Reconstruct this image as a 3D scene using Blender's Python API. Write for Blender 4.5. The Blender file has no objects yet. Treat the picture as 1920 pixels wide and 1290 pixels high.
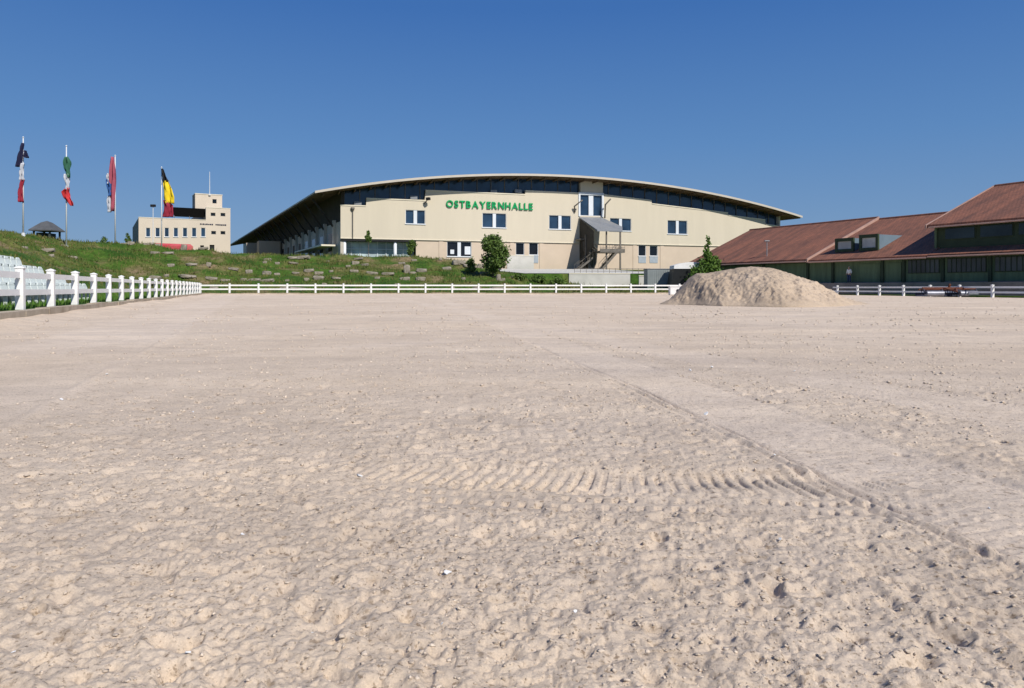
import bpy, bmesh, math, random
import numpy as np
from mathutils import Vector, Matrix
from mathutils.geometry import tessellate_polygon

# ------------------------------------------------------------------ camera, sky, sun, exposure
scene = bpy.context.scene
C = scene.collection
EYE = 0.70
FPX, CX, HY = 1350.0, 960.0, 540.0          # focal length / centre / horizon of the 1920 px photograph
cam_d = bpy.data.cameras.new('camera')
cam = bpy.data.objects.new('camera', cam_d); C.objects.link(cam)
cam.location = (0, 0, EYE); cam.rotation_euler = (math.radians(90), 0, 0)
cam_d.sensor_width = 36.0; cam_d.lens = 36.0 * FPX / 1920.0
cam_d.shift_y = -(645.0 - HY) / 1920.0
cam_d.clip_start = 0.05; cam_d.clip_end = 5000
scene.camera = cam

SUN_DIR = Vector((0.62, -0.785, 0.93)).normalized()      # towards the sun
sun_el = math.asin(SUN_DIR.z)
sun_az = math.atan2(SUN_DIR.x, SUN_DIR.y)
world = bpy.data.worlds.new('World'); scene.world = world; world.use_nodes = True
wn = world.node_tree; bg = wn.nodes['Background']
sky = wn.nodes.new('ShaderNodeTexSky'); sky.sky_type = 'NISHITA'; sky.sun_disc = False
sky.sun_elevation = sun_el; sky.sun_rotation = sun_az
sky.altitude = 300; sky.air_density = 1.0; sky.dust_density = 0.35; sky.ozone_density = 5.0
SKY_STRENGTH = 0.12
tcw = wn.nodes.new('ShaderNodeTexCoord'); sxyz = wn.nodes.new('ShaderNodeSeparateXYZ')
wn.links.new(tcw.outputs['Generated'], sxyz.inputs[0])
grad = wn.nodes.new('ShaderNodeValToRGB'); ge = grad.color_ramp.elements        # clear deep-blue air by elevation
def lin(c): return tuple(((v / 255 + .055) / 1.055) ** 2.4 for v in c)
stops = [(0.0, (120, 149, 184)), (.09, (108, 144, 187)), (.19, (88, 133, 187)), (.36, (58, 108, 176)), (1.0, (34, 76, 142))]
while len(ge) < len(stops): ge.new(.5)
for e_, (p_, c_) in zip(ge, stops): e_.position = p_; e_.color = (*[v / SKY_STRENGTH / 8.4 for v in lin(c_)], 1)
wn.links.new(sxyz.outputs['Z'], grad.inputs['Fac'])
gsc = wn.nodes.new('ShaderNodeVectorMath'); gsc.operation = 'SCALE'; gsc.inputs['Scale'].default_value = 8.4
wn.links.new(grad.outputs[0], gsc.inputs[0])
mxw = wn.nodes.new('ShaderNodeMix'); mxw.data_type = 'RGBA'; mxw.inputs['Factor'].default_value = 0.90
wn.links.new(sky.outputs[0], mxw.inputs['A']); wn.links.new(gsc.outputs[0], mxw.inputs['B'])
wn.links.new(mxw.outputs['Result'], bg.inputs['Color']); bg.inputs['Strength'].default_value = SKY_STRENGTH
sd = bpy.data.lights.new('sun', 'SUN'); sd.energy = 4.7; sd.angle = math.radians(0.5); sd.color = (1.0, 0.94, 0.85)
sun = bpy.data.objects.new('sun', sd); C.objects.link(sun); sun.location = (40, -50, 60)
sun.rotation_euler = (-SUN_DIR).to_track_quat('-Z', 'Y').to_euler()
scene.view_settings.view_transform = 'Standard'; scene.view_settings.look = 'None'
scene.view_settings.exposure = 0.0; scene.view_settings.gamma = 1.0
scene.view_settings.use_curve_mapping = False

rnd = random.Random(7)
rng = np.random.default_rng(11)

# ------------------------------------------------------------------ helpers
def at(px, py, Y):
    return Vector(((px - CX) / FPX * Y, Y, EYE + (HY - py) / FPX * Y))

def tag(o, label, cat, group=None):
    o['label'] = label; o['category'] = cat
    if group: o['group'] = group
    return o

def thing(name, label, cat, loc=(0, 0, 0), group=None, rz=0.0):
    o = bpy.data.objects.new(name, None); C.objects.link(o)
    o.empty_display_size = 0.3
    o.location = loc; o.rotation_euler = (0, 0, rz)
    return tag(o, label, cat, group)

def world_loc(o):
    v = Vector((0, 0, 0))
    while o is not None:
        v += o.location; o = o.parent
    return v

class MB:
    """collects faces given in world (or local) coordinates and links them as ONE mesh object"""
    def __init__(self): self.v = []; self.f = []
    def add(self, vs, fs):
        b = len(self.v); self.v += [tuple(p) for p in vs]
        self.f += [tuple(i + b for i in f) for f in fs]; return self
    def hexa(self, c):        # 8 corners: bottom ring 0-3, top ring 4-7
        return self.add(c, [(3, 2, 1, 0), (4, 5, 6, 7), (0, 1, 5, 4), (1, 2, 6, 5), (2, 3, 7, 6), (3, 0, 4, 7)])
    def box(self, x0, x1, y0, y1, z0, z1):
        return self.hexa([(x0, y0, z0), (x1, y0, z0), (x1, y1, z0), (x0, y1, z0),
                          (x0, y0, z1), (x1, y0, z1), (x1, y1, z1), (x0, y1, z1)])
    def fbox(self, fr, t0, t1, o0, o1, z0, z1):
        return self.hexa([fr(t0, o0, z0), fr(t1, o0, z0), fr(t1, o1, z0), fr(t0, o1, z0),
                          fr(t0, o0, z1), fr(t1, o0, z1), fr(t1, o1, z1), fr(t0, o1, z1)])
    def prism(self, pts, ext):
        n = len(pts); e = Vector(ext)
        a = [Vector(p) for p in pts]; b = [p + e for p in a]
        tris = tessellate_polygon([a])
        fs = [tuple(t) for t in tris] + [tuple(i + n for i in reversed(t)) for t in tris]
        fs += [(i, (i + 1) % n, (i + 1) % n + n, i + n) for i in range(n)]
        return self.add(a + b, fs)
    def tube(self, path, r, seg=8, r2=None):
        path = [Vector(p) for p in path]; n = len(path); b = len(self.v); vs = []
        for i, p in enumerate(path):
            d = (path[min(i + 1, n - 1)] - path[max(i - 1, 0)]).normalized()
            x = d.orthogonal().normalized() if abs(d.z) < .95 else Vector((1, 0, 0))
            x = (x - d * x.dot(d)).normalized(); y = d.cross(x)
            rr = r if r2 is None else r + (r2 - r) * i / (n - 1)
            for k in range(seg):
                a = 2 * math.pi * k / seg
                vs.append(p + x * (math.cos(a) * rr) + y * (math.sin(a) * rr))
        fs = [(i * seg + k, i * seg + (k + 1) % seg, (i + 1) * seg + (k + 1) % seg, (i + 1) * seg + k)
              for i in range(n - 1) for k in range(seg)]
        fs += [tuple(reversed(range(seg))), tuple((n - 1) * seg + k for k in range(seg))]
        return self.add(vs, fs)
    def bar(self, a, b, w, h):
        a, b = Vector(a), Vector(b); d = (b - a).normalized()
        s = d.cross(Vector((0, 0, 1)))
        s = Vector((1, 0, 0)) if s.length < 1e-4 else s.normalized()
        u = s.cross(d); s = s * (w / 2); u = u * (h / 2)
        return self.hexa([a - s - u, a + s - u, b + s - u, b - s - u, a - s + u, a + s + u, b + s + u, b - s + u])
    def build(self, name, m, parent=None, smooth=False, local=False, bevel=0.0):
        me = bpy.data.meshes.new(name)
        off = Vector((0, 0, 0)) if (parent is None or local) else world_loc(parent)
        me.from_pydata([tuple(Vector(p) - off) for p in self.v], [], self.f)
        bm = bmesh.new(); bm.from_mesh(me)
        bmesh.ops.recalc_face_normals(bm, faces=bm.faces)
        bm.to_mesh(me); bm.free()
        me.materials.append(m)
        if smooth: me.polygons.foreach_set('use_smooth', [True] * len(me.polygons))
        o = bpy.data.objects.new(name, me); C.objects.link(o)
        if parent is not None: o.parent = parent
        if bevel > 0:
            md = o.modifiers.new('bevel', 'BEVEL'); md.width = bevel; md.segments = 2; md.limit_method = 'ANGLE'
        return o

def np_mesh(name, v, f, m, parent=None, smooth=False):
    """v: (n,3) float array, f: (m,3) or (m,4) int array"""
    me = bpy.data.meshes.new(name); k = f.shape[1]
    me.vertices.add(len(v)); me.vertices.foreach_set('co', np.ascontiguousarray(v, np.float32).ravel())
    me.loops.add(f.size); me.loops.foreach_set('vertex_index', np.ascontiguousarray(f, np.int32).ravel())
    me.polygons.add(len(f)); me.polygons.foreach_set('loop_start', np.arange(0, f.size, k, dtype=np.int32))
    me.polygons.foreach_set('loop_total', np.full(len(f), k, np.int32))
    if smooth: me.polygons.foreach_set('use_smooth', np.ones(len(f), bool))
    me.update(calc_edges=True); me.validate()
    me.materials.append(m)
    o = bpy.data.objects.new(name, me); C.objects.link(o)
    if parent is not None: o.parent = parent
    return o

def copy_tree(o, parent=None):
    c = o.copy(); C.objects.link(c)
    if parent is not None: c.parent = parent
    for ch in list(o.children): copy_tree(ch, c)
    return c

def _hash(ix, iy, seed):
    h = (ix.astype(np.int64) * 374761393 + iy.astype(np.int64) * 668265263 + seed * 982451653) & 0xffffffff
    h = ((h ^ (h >> 13)) * 1274126177) & 0xffffffff
    h = ((h ^ (h >> 16)) * 2246822519) & 0xffffffff
    return ((h ^ (h >> 15)) & 0xffffff) / float(0xffffff) * 2 - 1
def vnoise(x, y, seed=0):
    fx, fy = np.floor(x), np.floor(y); ix, iy = fx.astype(np.int64), fy.astype(np.int64)
    u, v = x - fx, y - fy
    u = u * u * u * (u * (u * 6 - 15) + 10); v = v * v * v * (v * (v * 6 - 15) + 10)
    a = _hash(ix, iy, seed); b = _hash(ix + 1, iy, seed); c = _hash(ix, iy + 1, seed); d = _hash(ix + 1, iy + 1, seed)
    return (a * (1 - u) + b * u) * (1 - v) + (c * (1 - u) + d * u) * v
def sstep(a, b, x):
    t = np.clip((x - a) / (b - a), 0, 1); return t * t * (3 - 2 * t)

# ------------------------------------------------------------------ materials
def mat(name, col, rough=0.7, var=0.15, scale=3.0, bump=0.0, bscale=None, metal=0.0, spec=0.3, col2=None, stretch=None, detail=6, rotz=0.0):
    m = bpy.data.materials.new(name); m.use_nodes = True
    nt = m.node_tree; N = nt.nodes; L = nt.links; b = N['Principled BSDF']
    b.inputs['Roughness'].default_value = rough; b.inputs['Metallic'].default_value = metal
    b.inputs['Specular IOR Level'].default_value = spec
    tc = N.new('ShaderNodeTexCoord'); mp = N.new('ShaderNodeMapping')
    mp.inputs['Scale'].default_value = stretch or (1, 1, 1); mp.inputs['Rotation'].default_value = (0, 0, rotz)
    L.new(tc.outputs['Object'], mp.inputs['Vector'])
    nz = N.new('ShaderNodeTexNoise'); nz.inputs['Scale'].default_value = scale; nz.inputs['Detail'].default_value = detail
    nz.inputs['Roughness'].default_value = 0.65
    L.new(mp.outputs[0], nz.inputs['Vector'])
    rp = N.new('ShaderNodeValToRGB')
    c2 = col2 or tuple(min(1, c * (1 + var)) for c in col)
    c1 = tuple(c * (1 - var) for c in col) if col2 is None else col
    rp.color_ramp.elements[0].position = 0.32; rp.color_ramp.elements[1].position = 0.68
    rp.color_ramp.elements[0].color = (*c1, 1); rp.color_ramp.elements[1].color = (*c2, 1)
    L.new(nz.outputs['Fac'], rp.inputs['Fac']); L.new(rp.outputs[0], b.inputs['Base Color'])
    if bump > 0:
        n2 = N.new('ShaderNodeTexNoise'); n2.inputs['Scale'].default_value = bscale or scale * 4; n2.inputs['Detail'].default_value = 8
        L.new(mp.outputs[0], n2.inputs['Vector'])
        bp = N.new('ShaderNodeBump'); bp.inputs['Strength'].default_value = bump; bp.inputs['Distance'].default_value = 0.05
        L.new(n2.outputs['Fac'], bp.inputs['Height']); L.new(bp.outputs[0], b.inputs['Normal'])
    return m

def sand_material(name, c_lo, c_hi, speck=True):
    m = bpy.data.materials.new(name); m.use_nodes = True
    nt = m.node_tree; N = nt.nodes; L = nt.links; b = N['Principled BSDF']
    b.inputs['Roughness'].default_value = 0.95; b.inputs['Specular IOR Level'].default_value = 0.1
    tc = N.new('ShaderNodeTexCoord')
    def noise(sc, det=6, r=.6, st=None):
        n = N.new('ShaderNodeTexNoise'); n.inputs['Scale'].default_value = sc; n.inputs['Detail'].default_value = det
        n.inputs['Roughness'].default_value = r
        if st:
            mp = N.new('ShaderNodeMapping'); mp.inputs['Scale'].default_value = st[0]; mp.inputs['Rotation'].default_value = (0, 0, st[1])
            L.new(tc.outputs['Object'], mp.inputs['Vector']); L.new(mp.outputs[0], n.inputs['Vector'])
        else:
            L.new(tc.outputs['Object'], n.inputs['Vector'])
        return n
    def ramp(src, p0, p1, a, bb):
        r = N.new('ShaderNodeValToRGB'); r.color_ramp.elements[0].position = p0; r.color_ramp.elements[1].position = p1
        r.color_ramp.elements[0].color = (*a, 1); r.color_ramp.elements[1].color = (*bb, 1)
        L.new(src, r.inputs['Fac']); return r
    def mul(a, bb, fac=1.0):
        x = N.new('ShaderNodeMix'); x.data_type = 'RGBA'; x.blend_type = 'MULTIPLY'; x.inputs['Factor'].default_value = fac
        L.new(a, x.inputs['A']); L.new(bb, x.inputs['B']); return x.outputs['Result']
    big = ramp(noise(0.22, 5).outputs['Fac'], .35, .65, c_lo, c_hi)
    rows = ramp(noise(0.5, 5, .6, ((.35, 2.2, 1), math.radians(-10))).outputs['Fac'], .3, .7, (.84, .84, .86), (1.07, 1.06, 1.04))
    mid = ramp(noise(2.3, 6).outputs['Fac'], .3, .7, (.90, .895, .89), (1.06, 1.06, 1.06))
    grain = ramp(noise(260, 3, .7).outputs['Fac'], .25, .75, (.80, .79, .78), (1.14, 1.14, 1.14))
    col = mul(mul(mul(big.outputs[0], rows.outputs[0]), mid.outputs[0]), grain.outputs[0])
    if speck:
        vo = noise(38, 2, .5); sp = ramp(vo.outputs['Fac'], .62, .72, (1, 1, 1), (.60, .57, .54))
        col = mul(col, sp.outputs[0])
        v2 = noise(90, 3, .6); sp2 = ramp(v2.outputs['Fac'], .58, .68, (1, 1, 1), (.50, .46, .42)); col = mul(col, sp2.outputs[0])
        v3 = noise(9, 4, .7, ((.6, 1.6, 1), math.radians(-12))); sp3 = ramp(v3.outputs['Fac'], .56, .70, (1, 1, 1), (.80, .78, .76)); col = mul(col, sp3.outputs[0])
    if speck:
        at_n = N.new('ShaderNodeAttribute'); at_n.attribute_name = 'compaction'
        cr = ramp(at_n.outputs['Fac'], 0.0, 1.0, (1.0, .99, .98), (1.06, 1.06, 1.07)); col = mul(col, cr.outputs[0])
    L.new(col, b.inputs['Base Color'])
    h1 = noise(14, 9, .78); h2 = noise(110, 6, .75)
    ad = N.new('ShaderNodeMath'); ad.operation = 'MULTIPLY_ADD'; ad.inputs[1].default_value = 0.12
    L.new(h2.outputs['Fac'], ad.inputs[0]); L.new(h1.outputs['Fac'], ad.inputs[2])
    bp = N.new('ShaderNodeBump'); bp.inputs['Strength'].default_value = 0.6; bp.inputs['Distance'].default_value = 0.042
    L.new(ad.outputs[0], bp.inputs['Height']); L.new(bp.outputs[0], b.inputs['Normal'])
    return m

def grass_material(name, dry=0.5):
    m = bpy.data.materials.new(name); m.use_nodes = True
    nt = m.node_tree; N = nt.nodes; L = nt.links; b = N['Principled BSDF']
    b.inputs['Roughness'].default_value = 0.85; b.inputs['Specular IOR Level'].default_value = 0.15
    tc = N.new('ShaderNodeTexCoord')
    def noise(sc, det=5):
        n = N.new('ShaderNodeTexNoise'); n.inputs['Scale'].default_value = sc; n.inputs['Detail'].default_value = det
        L.new(tc.outputs['Object'], n.inputs['Vector']); return n
    r1 = N.new('ShaderNodeValToRGB'); e = r1.color_ramp.elements
    e[0].position = .34; e[0].color = (.032, .078, .010, 1)
    e[1].position = .69; e[1].color = (.23, .17, .10, 1)
    x = e.new(.48); x.color = (.065, .125, .018, 1)
    x = e.new(.57); x.color = (.12, .13, .04, 1)
    L.new(noise(.33, 8).outputs['Fac'], r1.inputs['Fac'])
    r2 = N.new('ShaderNodeValToRGB'); r2.color_ramp.elements[0].position = .3; r2.color_ramp.elements[1].position = .7
    r2.color_ramp.elements[0].color = (.6, .62, .55, 1); r2.color_ramp.elements[1].color = (1.25, 1.25, 1.2, 1)
    L.new(noise(3.1).outputs['Fac'], r2.inputs['Fac'])
    mx = N.new('ShaderNodeMix'); mx.data_type = 'RGBA'; mx.blend_type = 'MULTIPLY'; mx.inputs['Factor'].default_value = 1
    L.new(r1.outputs[0], mx.inputs['A']); L.new(r2.outputs[0], mx.inputs['B'])
    L.new(mx.outputs['Result'], b.inputs['Base Color'])
    bp = N.new('ShaderNodeBump'); bp.inputs['Strength'].default_value = .8; bp.inputs['Distance'].default_value = .12
    L.new(noise(5, 8).outputs['Fac'], bp.inputs['Height']); L.new(bp.outputs[0], b.inputs['Normal'])
    return m

def tile_material(name, axis_rot):
    m = bpy.data.materials.new(name); m.use_nodes = True
    nt = m.node_tree; N = nt.nodes; L = nt.links; b = N['Principled BSDF']
    b.inputs['Roughness'].default_value = 0.85; b.inputs['Specular IOR Level'].default_value = 0.2
    tc = N.new('ShaderNodeTexCoord'); mp = N.new('ShaderNodeMapping'); mp.inputs['Rotation'].default_value = (0, 0, axis_rot)
    L.new(tc.outputs['Object'], mp.inputs['Vector'])
    br = N.new('ShaderNodeTexBrick'); br.inputs['Scale'].default_value = 1.0
    br.inputs['Brick Width'].default_value = .32; br.inputs['Row Height'].default_value = .36
    br.inputs['Mortar Size'].default_value = .02; br.inputs['Mortar Smooth'].default_value = .6
    br.inputs['Color1'].default_value = (.285, .13, .09, 1); br.inputs['Color2'].default_value = (.225, .108, .078, 1)
    br.inputs['Mortar'].default_value = (.11, .06, .05, 1)
    L.new(mp.outputs[0], br.inputs['Vector'])
    mp2 = N.new('ShaderNodeMapping'); mp2.inputs['Scale'].default_value = (1.1, .16, .3)
    L.new(mp.outputs[0], mp2.inputs['Vector'])
    nz = N.new('ShaderNodeTexNoise'); nz.inputs['Scale'].default_value = 1.0; nz.inputs['Detail'].default_value = 7
    L.new(mp2.outputs[0], nz.inputs['Vector'])
    rp = N.new('ShaderNodeValToRGB'); rp.color_ramp.elements[0].position = .34; rp.color_ramp.elements[1].position = .66
    rp.color_ramp.elements[0].color = (.74, .78, .80, 1); rp.color_ramp.elements[1].color = (1.24, 1.14, 1.03, 1)
    L.new(nz.outputs['Fac'], rp.inputs['Fac'])
    mx = N.new('ShaderNodeMix'); mx.data_type = 'RGBA'; mx.blend_type = 'MULTIPLY'; mx.inputs['Factor'].default_value = 1
    L.new(br.outputs['Color'], mx.inputs['A']); L.new(rp.outputs[0], mx.inputs['B'])
    L.new(mx.outputs['Result'], b.inputs['Base Color'])
    bp = N.new('ShaderNodeBump'); bp.inputs['Strength'].default_value = .6; bp.inputs['Distance'].default_value = .05; bp.invert = True
    L.new(br.outputs['Fac'], bp.inputs['Height']); L.new(bp.outputs[0], b.inputs['Normal'])
    return m

def glass_material(name, col, rough=0.08, spec=0.6, var=.4):
    return mat(name, col, rough=rough, var=var, scale=.35, spec=spec, detail=2)

M = {}
M['sand'] = sand_material('arena_sand', (.715, .597, .47), (.80, .682, .552))
M['mound'] = sand_material('heaped_sand', (.47, .38, .285), (.59, .485, .375))
M['clod'] = mat('sand_clod', (.43, .35, .27), rough=.95, col2=(.74, .63, .51), scale=14, bump=.4, bscale=60)
M['chip'] = mat('white_chip', (.68, .69, .70), rough=.6, var=.08, scale=40)
M['grass'] = grass_material('bank_grass')
M['blade'] = mat('grass_blade', (.04, .098, .012), rough=.7, scale=.45, col2=(.19, .165, .06), spec=.15)
M['blade_fresh'] = mat('fresh_grass_blade', (.05, .14, .02), rough=.7, scale=.6, col2=(.14, .24, .04), spec=.15)
M['kerb'] = mat('weathered_kerb', (.33, .27, .20), rough=.95, scale=2.2, col2=(.50, .43, .34), bump=.4, bscale=25)
M['white'] = mat('white_plastic', (.76, .755, .735), rough=.5, col2=(.86, .86, .85), scale=2.0, bump=.04, bscale=40)
M['mint'] = mat('mint_plastic', (.64, .70, .67), rough=.5, var=.08, scale=1.2)
M['mint_frame'] = mat('mint_bench_frame', (.15, .18, .17), rough=.55, var=.08, scale=2)
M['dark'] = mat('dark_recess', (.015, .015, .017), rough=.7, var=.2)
M['stone'] = mat('pale_boulder', (.19, .165, .125), rough=.95, scale=1.3, col2=(.37, .33, .27), bump=.7, bscale=6)
M['cream'] = mat('cream_render', (.64, .575, .455), rough=.9, var=.03, scale=.5, bump=.08, bscale=14, stretch=(1.6, 1.6, .16))
M['pink'] = mat('pinkish_render', (.62, .51, .40), rough=.9, var=.06, scale=.3, bump=.06, bscale=14)
M['coping'] = mat('pale_coping', (.76, .70, .56), rough=.7, var=.05, scale=1)
M['roof_sheet'] = mat('pale_roof_sheet', (.56, .51, .43), rough=.5, var=.06, scale=.5)
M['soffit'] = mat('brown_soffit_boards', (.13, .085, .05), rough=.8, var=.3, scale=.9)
M['glass_blue'] = glass_material('dark_blue_glazing', (.020, .045, .085), .12)
M['glass_dark'] = glass_material('black_window_pane', (.008, .010, .014), .1, .5)
M['glass_pale'] = glass_material('pale_green_glazing', (.46, .56, .58), .2, .5)
M['frame'] = mat('white_window_frame', (.70, .74, .78), rough=.5, var=.04)
M['grey_panel'] = mat('blue_grey_panel', (.36, .41, .46), rough=.6, var=.08, scale=2)
M['steel'] = mat('weathered_steel', (.17, .155, .135), rough=.6, var=.3, scale=2, metal=.2)
M['stair_shade'] = mat('shade_dark_cladding', (.035, .032, .027), rough=.8, var=.35, scale=1.2)  # near-black, so the shade under the stair canopy lies in the colour
M['sheet'] = mat('galvanised_sheet', (.235, .25, .27), rough=.5, var=.08, scale=1.5, metal=.1)
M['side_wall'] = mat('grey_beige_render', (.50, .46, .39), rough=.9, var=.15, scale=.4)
M['side_dark'] = mat('shade_dark_timber', (.05, .045, .036), rough=.9, var=.25, scale=.7)  # dark tone that also holds the shade under the flank overhang
M['sign_green'] = mat('green_sign_letters', (.0, .33, .10), rough=.4, var=.08, scale=1)
M['tile'] = tile_material('red_brown_roof_tiles', math.radians(63.43))
M['barge'] = mat('pinkish_barge_board', (.42, .27, .22), rough=.7, var=.15, scale=1)
M['green_wall'] = mat('dark_green_boards', (.105, .155, .085), rough=.8, var=.25, scale=.9, stretch=(3, 3, .3))
M['green_post'] = mat('green_timber_post', (.035, .055, .03), rough=.8, var=.2, scale=1)
M['green_glass'] = glass_material('dusty_green_window', (.05, .062, .064), .35, .3)
M['black_glass'] = glass_material('dark_clerestory_pane', (.020, .032, .036), .2, .4)
M['dormer_sheet'] = mat('pale_blue_metal_cheek', (.14, .20, .25), rough=.55, var=.1, scale=.8)
M['dormer_pane'] = mat('dormer_pane', (.42, .44, .42), rough=.3, var=.2, scale=.8, spec=.5)
M['concrete'] = mat('pale_concrete', (.55, .54, .50), rough=.9, var=.1, scale=.7, bump=.1, bscale=10)
M['dark_concrete'] = mat('dark_concrete', (.16, .155, .15), rough=.9, var=.25, scale=.6, bump=.2, bscale=8)
M['paving'] = mat('grey_paving', (.34, .32, .30), rough=.9, var=.12, scale=.5)
M['leaf'] = mat('dark_green_leaf', (.038, .082, .016), rough=.55, scale=1.6, col2=(.15, .225, .05), spec=.25)
M['leaf_light'] = mat('fresh_green_leaf', (.045, .105, .016), rough=.55, scale=.9, col2=(.125, .21, .035), spec=.25)
M['bark'] = mat('grey_brown_bark', (.14, .11, .08), rough=.95, var=.3, scale=4, bump=.4)
M['pole'] = mat('white_flagpole', (.66, .68, .70), rough=.35, var=.03)
M['house_cream'] = mat('pale_cream_render', (.64, .555, .45), rough=.9, var=.05, scale=.3)
M['house_shade'] = mat('brown_grey_shade_wall', (.27, .25, .21), rough=.9, var=.15, scale=.5)  # office walls turned from the sun, their shade put into the colour
M['red_cloth'] = mat('red_awning_cloth', (.56, .04, .06), rough=.7, scale=.45, col2=(.66, .18, .17))
M['black_cloth'] = mat('black_awning_cloth', (.006, .006, .006), rough=.95, var=.2, spec=.05)
M['pav_roof'] = mat('slate_grey_roof', (.10, .105, .11), rough=.7, var=.2, scale=1.5)
M['pav_post'] = mat('dark_pavilion_timber', (.045, .06, .065), rough=.8, var=.2)
M['rust'] = mat('rusty_red_steel', (.10, .025, .018), rough=.8, scale=2.5, col2=(.17, .07, .04))
M['roller'] = mat('worn_grey_roller', (.22, .23, .27), rough=.45, var=.2, scale=3, metal=.3)
M['navy'] = mat('navy_frame_paint', (.025, .03, .06), rough=.6, var=.2)
M['rubber'] = mat('black_rubber', (.02, .02, .02), rough=.8, var=.2)
M['truck_dark'] = mat('black_trailer_side', (.012, .014, .015), rough=.45, var=.2)
M['trailer_grey'] = mat('grey_green_container_paint', (.27, .30, .30), rough=.55, var=.12, scale=.8)
M['skin'] = mat('skin', (.45, .27, .19), rough=.6, var=.06)
M['shirt'] = mat('white_shirt', (.72, .74, .72), rough=.8, var=.05)
M['trousers'] = mat('dark_blue_trousers', (.035, .055, .12), rough=.85, var=.15)
M['hair'] = mat('grey_hair', (.42, .42, .40), rough=.8, var=.15)
for k, c in dict(f_navy=(.015, .016, .055), f_white=(.50, .52, .58), f_red=(.30, .025, .05), f_green=(.035, .13, .08), f_bright_red=(.50, .03, .035),
                 f_rose=(.36, .08, .12), f_blue=(.03, .10, .30), f_black=(.012, .012, .014), f_yellow=(.80, .58, .02)).items():
    M[k] = mat('flag_cloth_' + k[2:], c, rough=.75, var=.15, scale=1.5)

# ------------------------------------------------------------------ arena frame: p along the far fence, q along the left fence (towards the camera)
P0 = Vector((-30.3, 70.0)); UF = Vector((.988, .155)).normalized(); UL = Vector((.335, -.942)).normalized()
_det = UF.x * UL.y - UF.y * UL.x
def pq(x, y):
    dx, dy = x - P0.x, y - P0.y
    return (dx * UL.y - dy * UL.x) / _det, (UF.x * dy - UF.y * dx) / _det
def xy(p, q):
    return P0.x + UF.x * p + UL.x * q, P0.y + UF.y * p + UL.y * q

def terrain_z(p, q):
    """height of the ground outside the sand (numpy arrays)"""
    s = np.maximum(np.maximum(-p, -q), 0)
    k = 3.0
    sm = np.where((p < 0) & (q < 0), np.minimum(np.sqrt(p * p + q * q) * .55 + s * .5, s * 1.25), s)
    Hp = np.interp(p, [-160, -60, -20, -8, 0, 14, 26, 31, 37, 46, 60], [7.0, 7.0, 6.6, 5.9, 5.3, 4.75, 4.6, 4.2, 2.9, 1.7, 1.3])
    Hq = np.interp(q, [-40, 0, 30, 80, 200], [1.0, 1.0, 1.0, .95, .9])
    wid = 20.0
    x = np.clip((sm - 2.2) / wid, 0, 1)
    prof = x ** 1.05
    # stepped stone terraces
    st = prof * 5.0
    stp = np.floor(st) + sstep(.55, .95, st - np.floor(st))
    prof = .55 * prof + .45 * stp / 5.0
    z = .2 + (Hp * Hq - .2) * prof
    z = z + vnoise(p * .25, q * .25, 5) * .28 * sstep(3, 8, sm) + vnoise(p * .9, q * .9, 6) * .12 * sstep(2, 5, sm)
    # forecourt of the hall, held by a white retaining wall at q = -15
    fore = sstep(33.5, 38, p) * (q < -15.02)
    z = np.where(fore > 0, z * (1 - fore) + fore * (2.5 + np.clip((-q - 15) * .05, 0, 1.15)), z)
    z = np.where(p > 62, np.where(q < -9, z, .0), z)
    z = np.where((p > .44) & (q > .44) & (p < 76), -.4, z)
    z = np.where((p >= 76), np.minimum(z, .6), z)
    return z
def tz(x, y):
    p, q = pq(x, y); return float(terrain_z(np.array([p]), np.array([q]))[0])

pc = np.concatenate([-60 * 1.25 ** np.arange(14, 0, -1), np.arange(-60, -1, .6), [-.6, -.2, .08, .45], np.arange(1, 76, .7), [76, 80, 90], 90 * 1.25 ** np.arange(1, 13)])
qc = np.concatenate([-75 * 1.25 ** np.arange(13, 0, -1), np.arange(-75, -15.1, .6), [-15.03, -15.0], np.arange(-14.6, -1, .5), [-.6, -.2, .08, .45], np.arange(2, 95, 1.5), 95 * 1.3 ** np.arange(1, 12)])
pc = np.sort(pc); qc = np.sort(qc)
PP, QQ = np.meshgrid(pc, qc, indexing='ij')
XX, YY = xy(PP, QQ); ZZ = terrain_z(PP, QQ)
far_fade = np.maximum(np.hypot(XX, YY) - 260, 0); ZZ = np.where(far_fade > 0, np.minimum(ZZ, 4.5), ZZ)
ni, nj = PP.shape; idx = np.arange(ni * nj).reshape(ni, nj)
quads = np.stack([idx[:-1, :-1], idx[1:, :-1], idx[1:, 1:], idx[:-1, 1:]], -1).reshape(-1, 4)[:, ::-1]
ter = np_mesh('ground', np.stack([XX, YY, ZZ], -1).reshape(-1, 3), quads, M['grass'], smooth=True); ter['kind'] = 'structure'

# ------------------------------------------------------------------ sand of the arena (finer towards the camera)
ang = np.concatenate([np.linspace(-180, -58, 70, endpoint=False), np.linspace(-58, 58, 1350), np.linspace(58, 180, 70)[1:]]) * math.pi / 180
u_ = np.linspace(1 / .95, 1 / 28., 640)
rr = np.concatenate([[.05, .5], 1 / u_, 28 * 1.045 ** np.arange(1, 42)])
A, R = np.meshgrid(ang, rr, indexing='ij')
SX, SY = np.sin(A) * R, np.cos(A) * R
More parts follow.
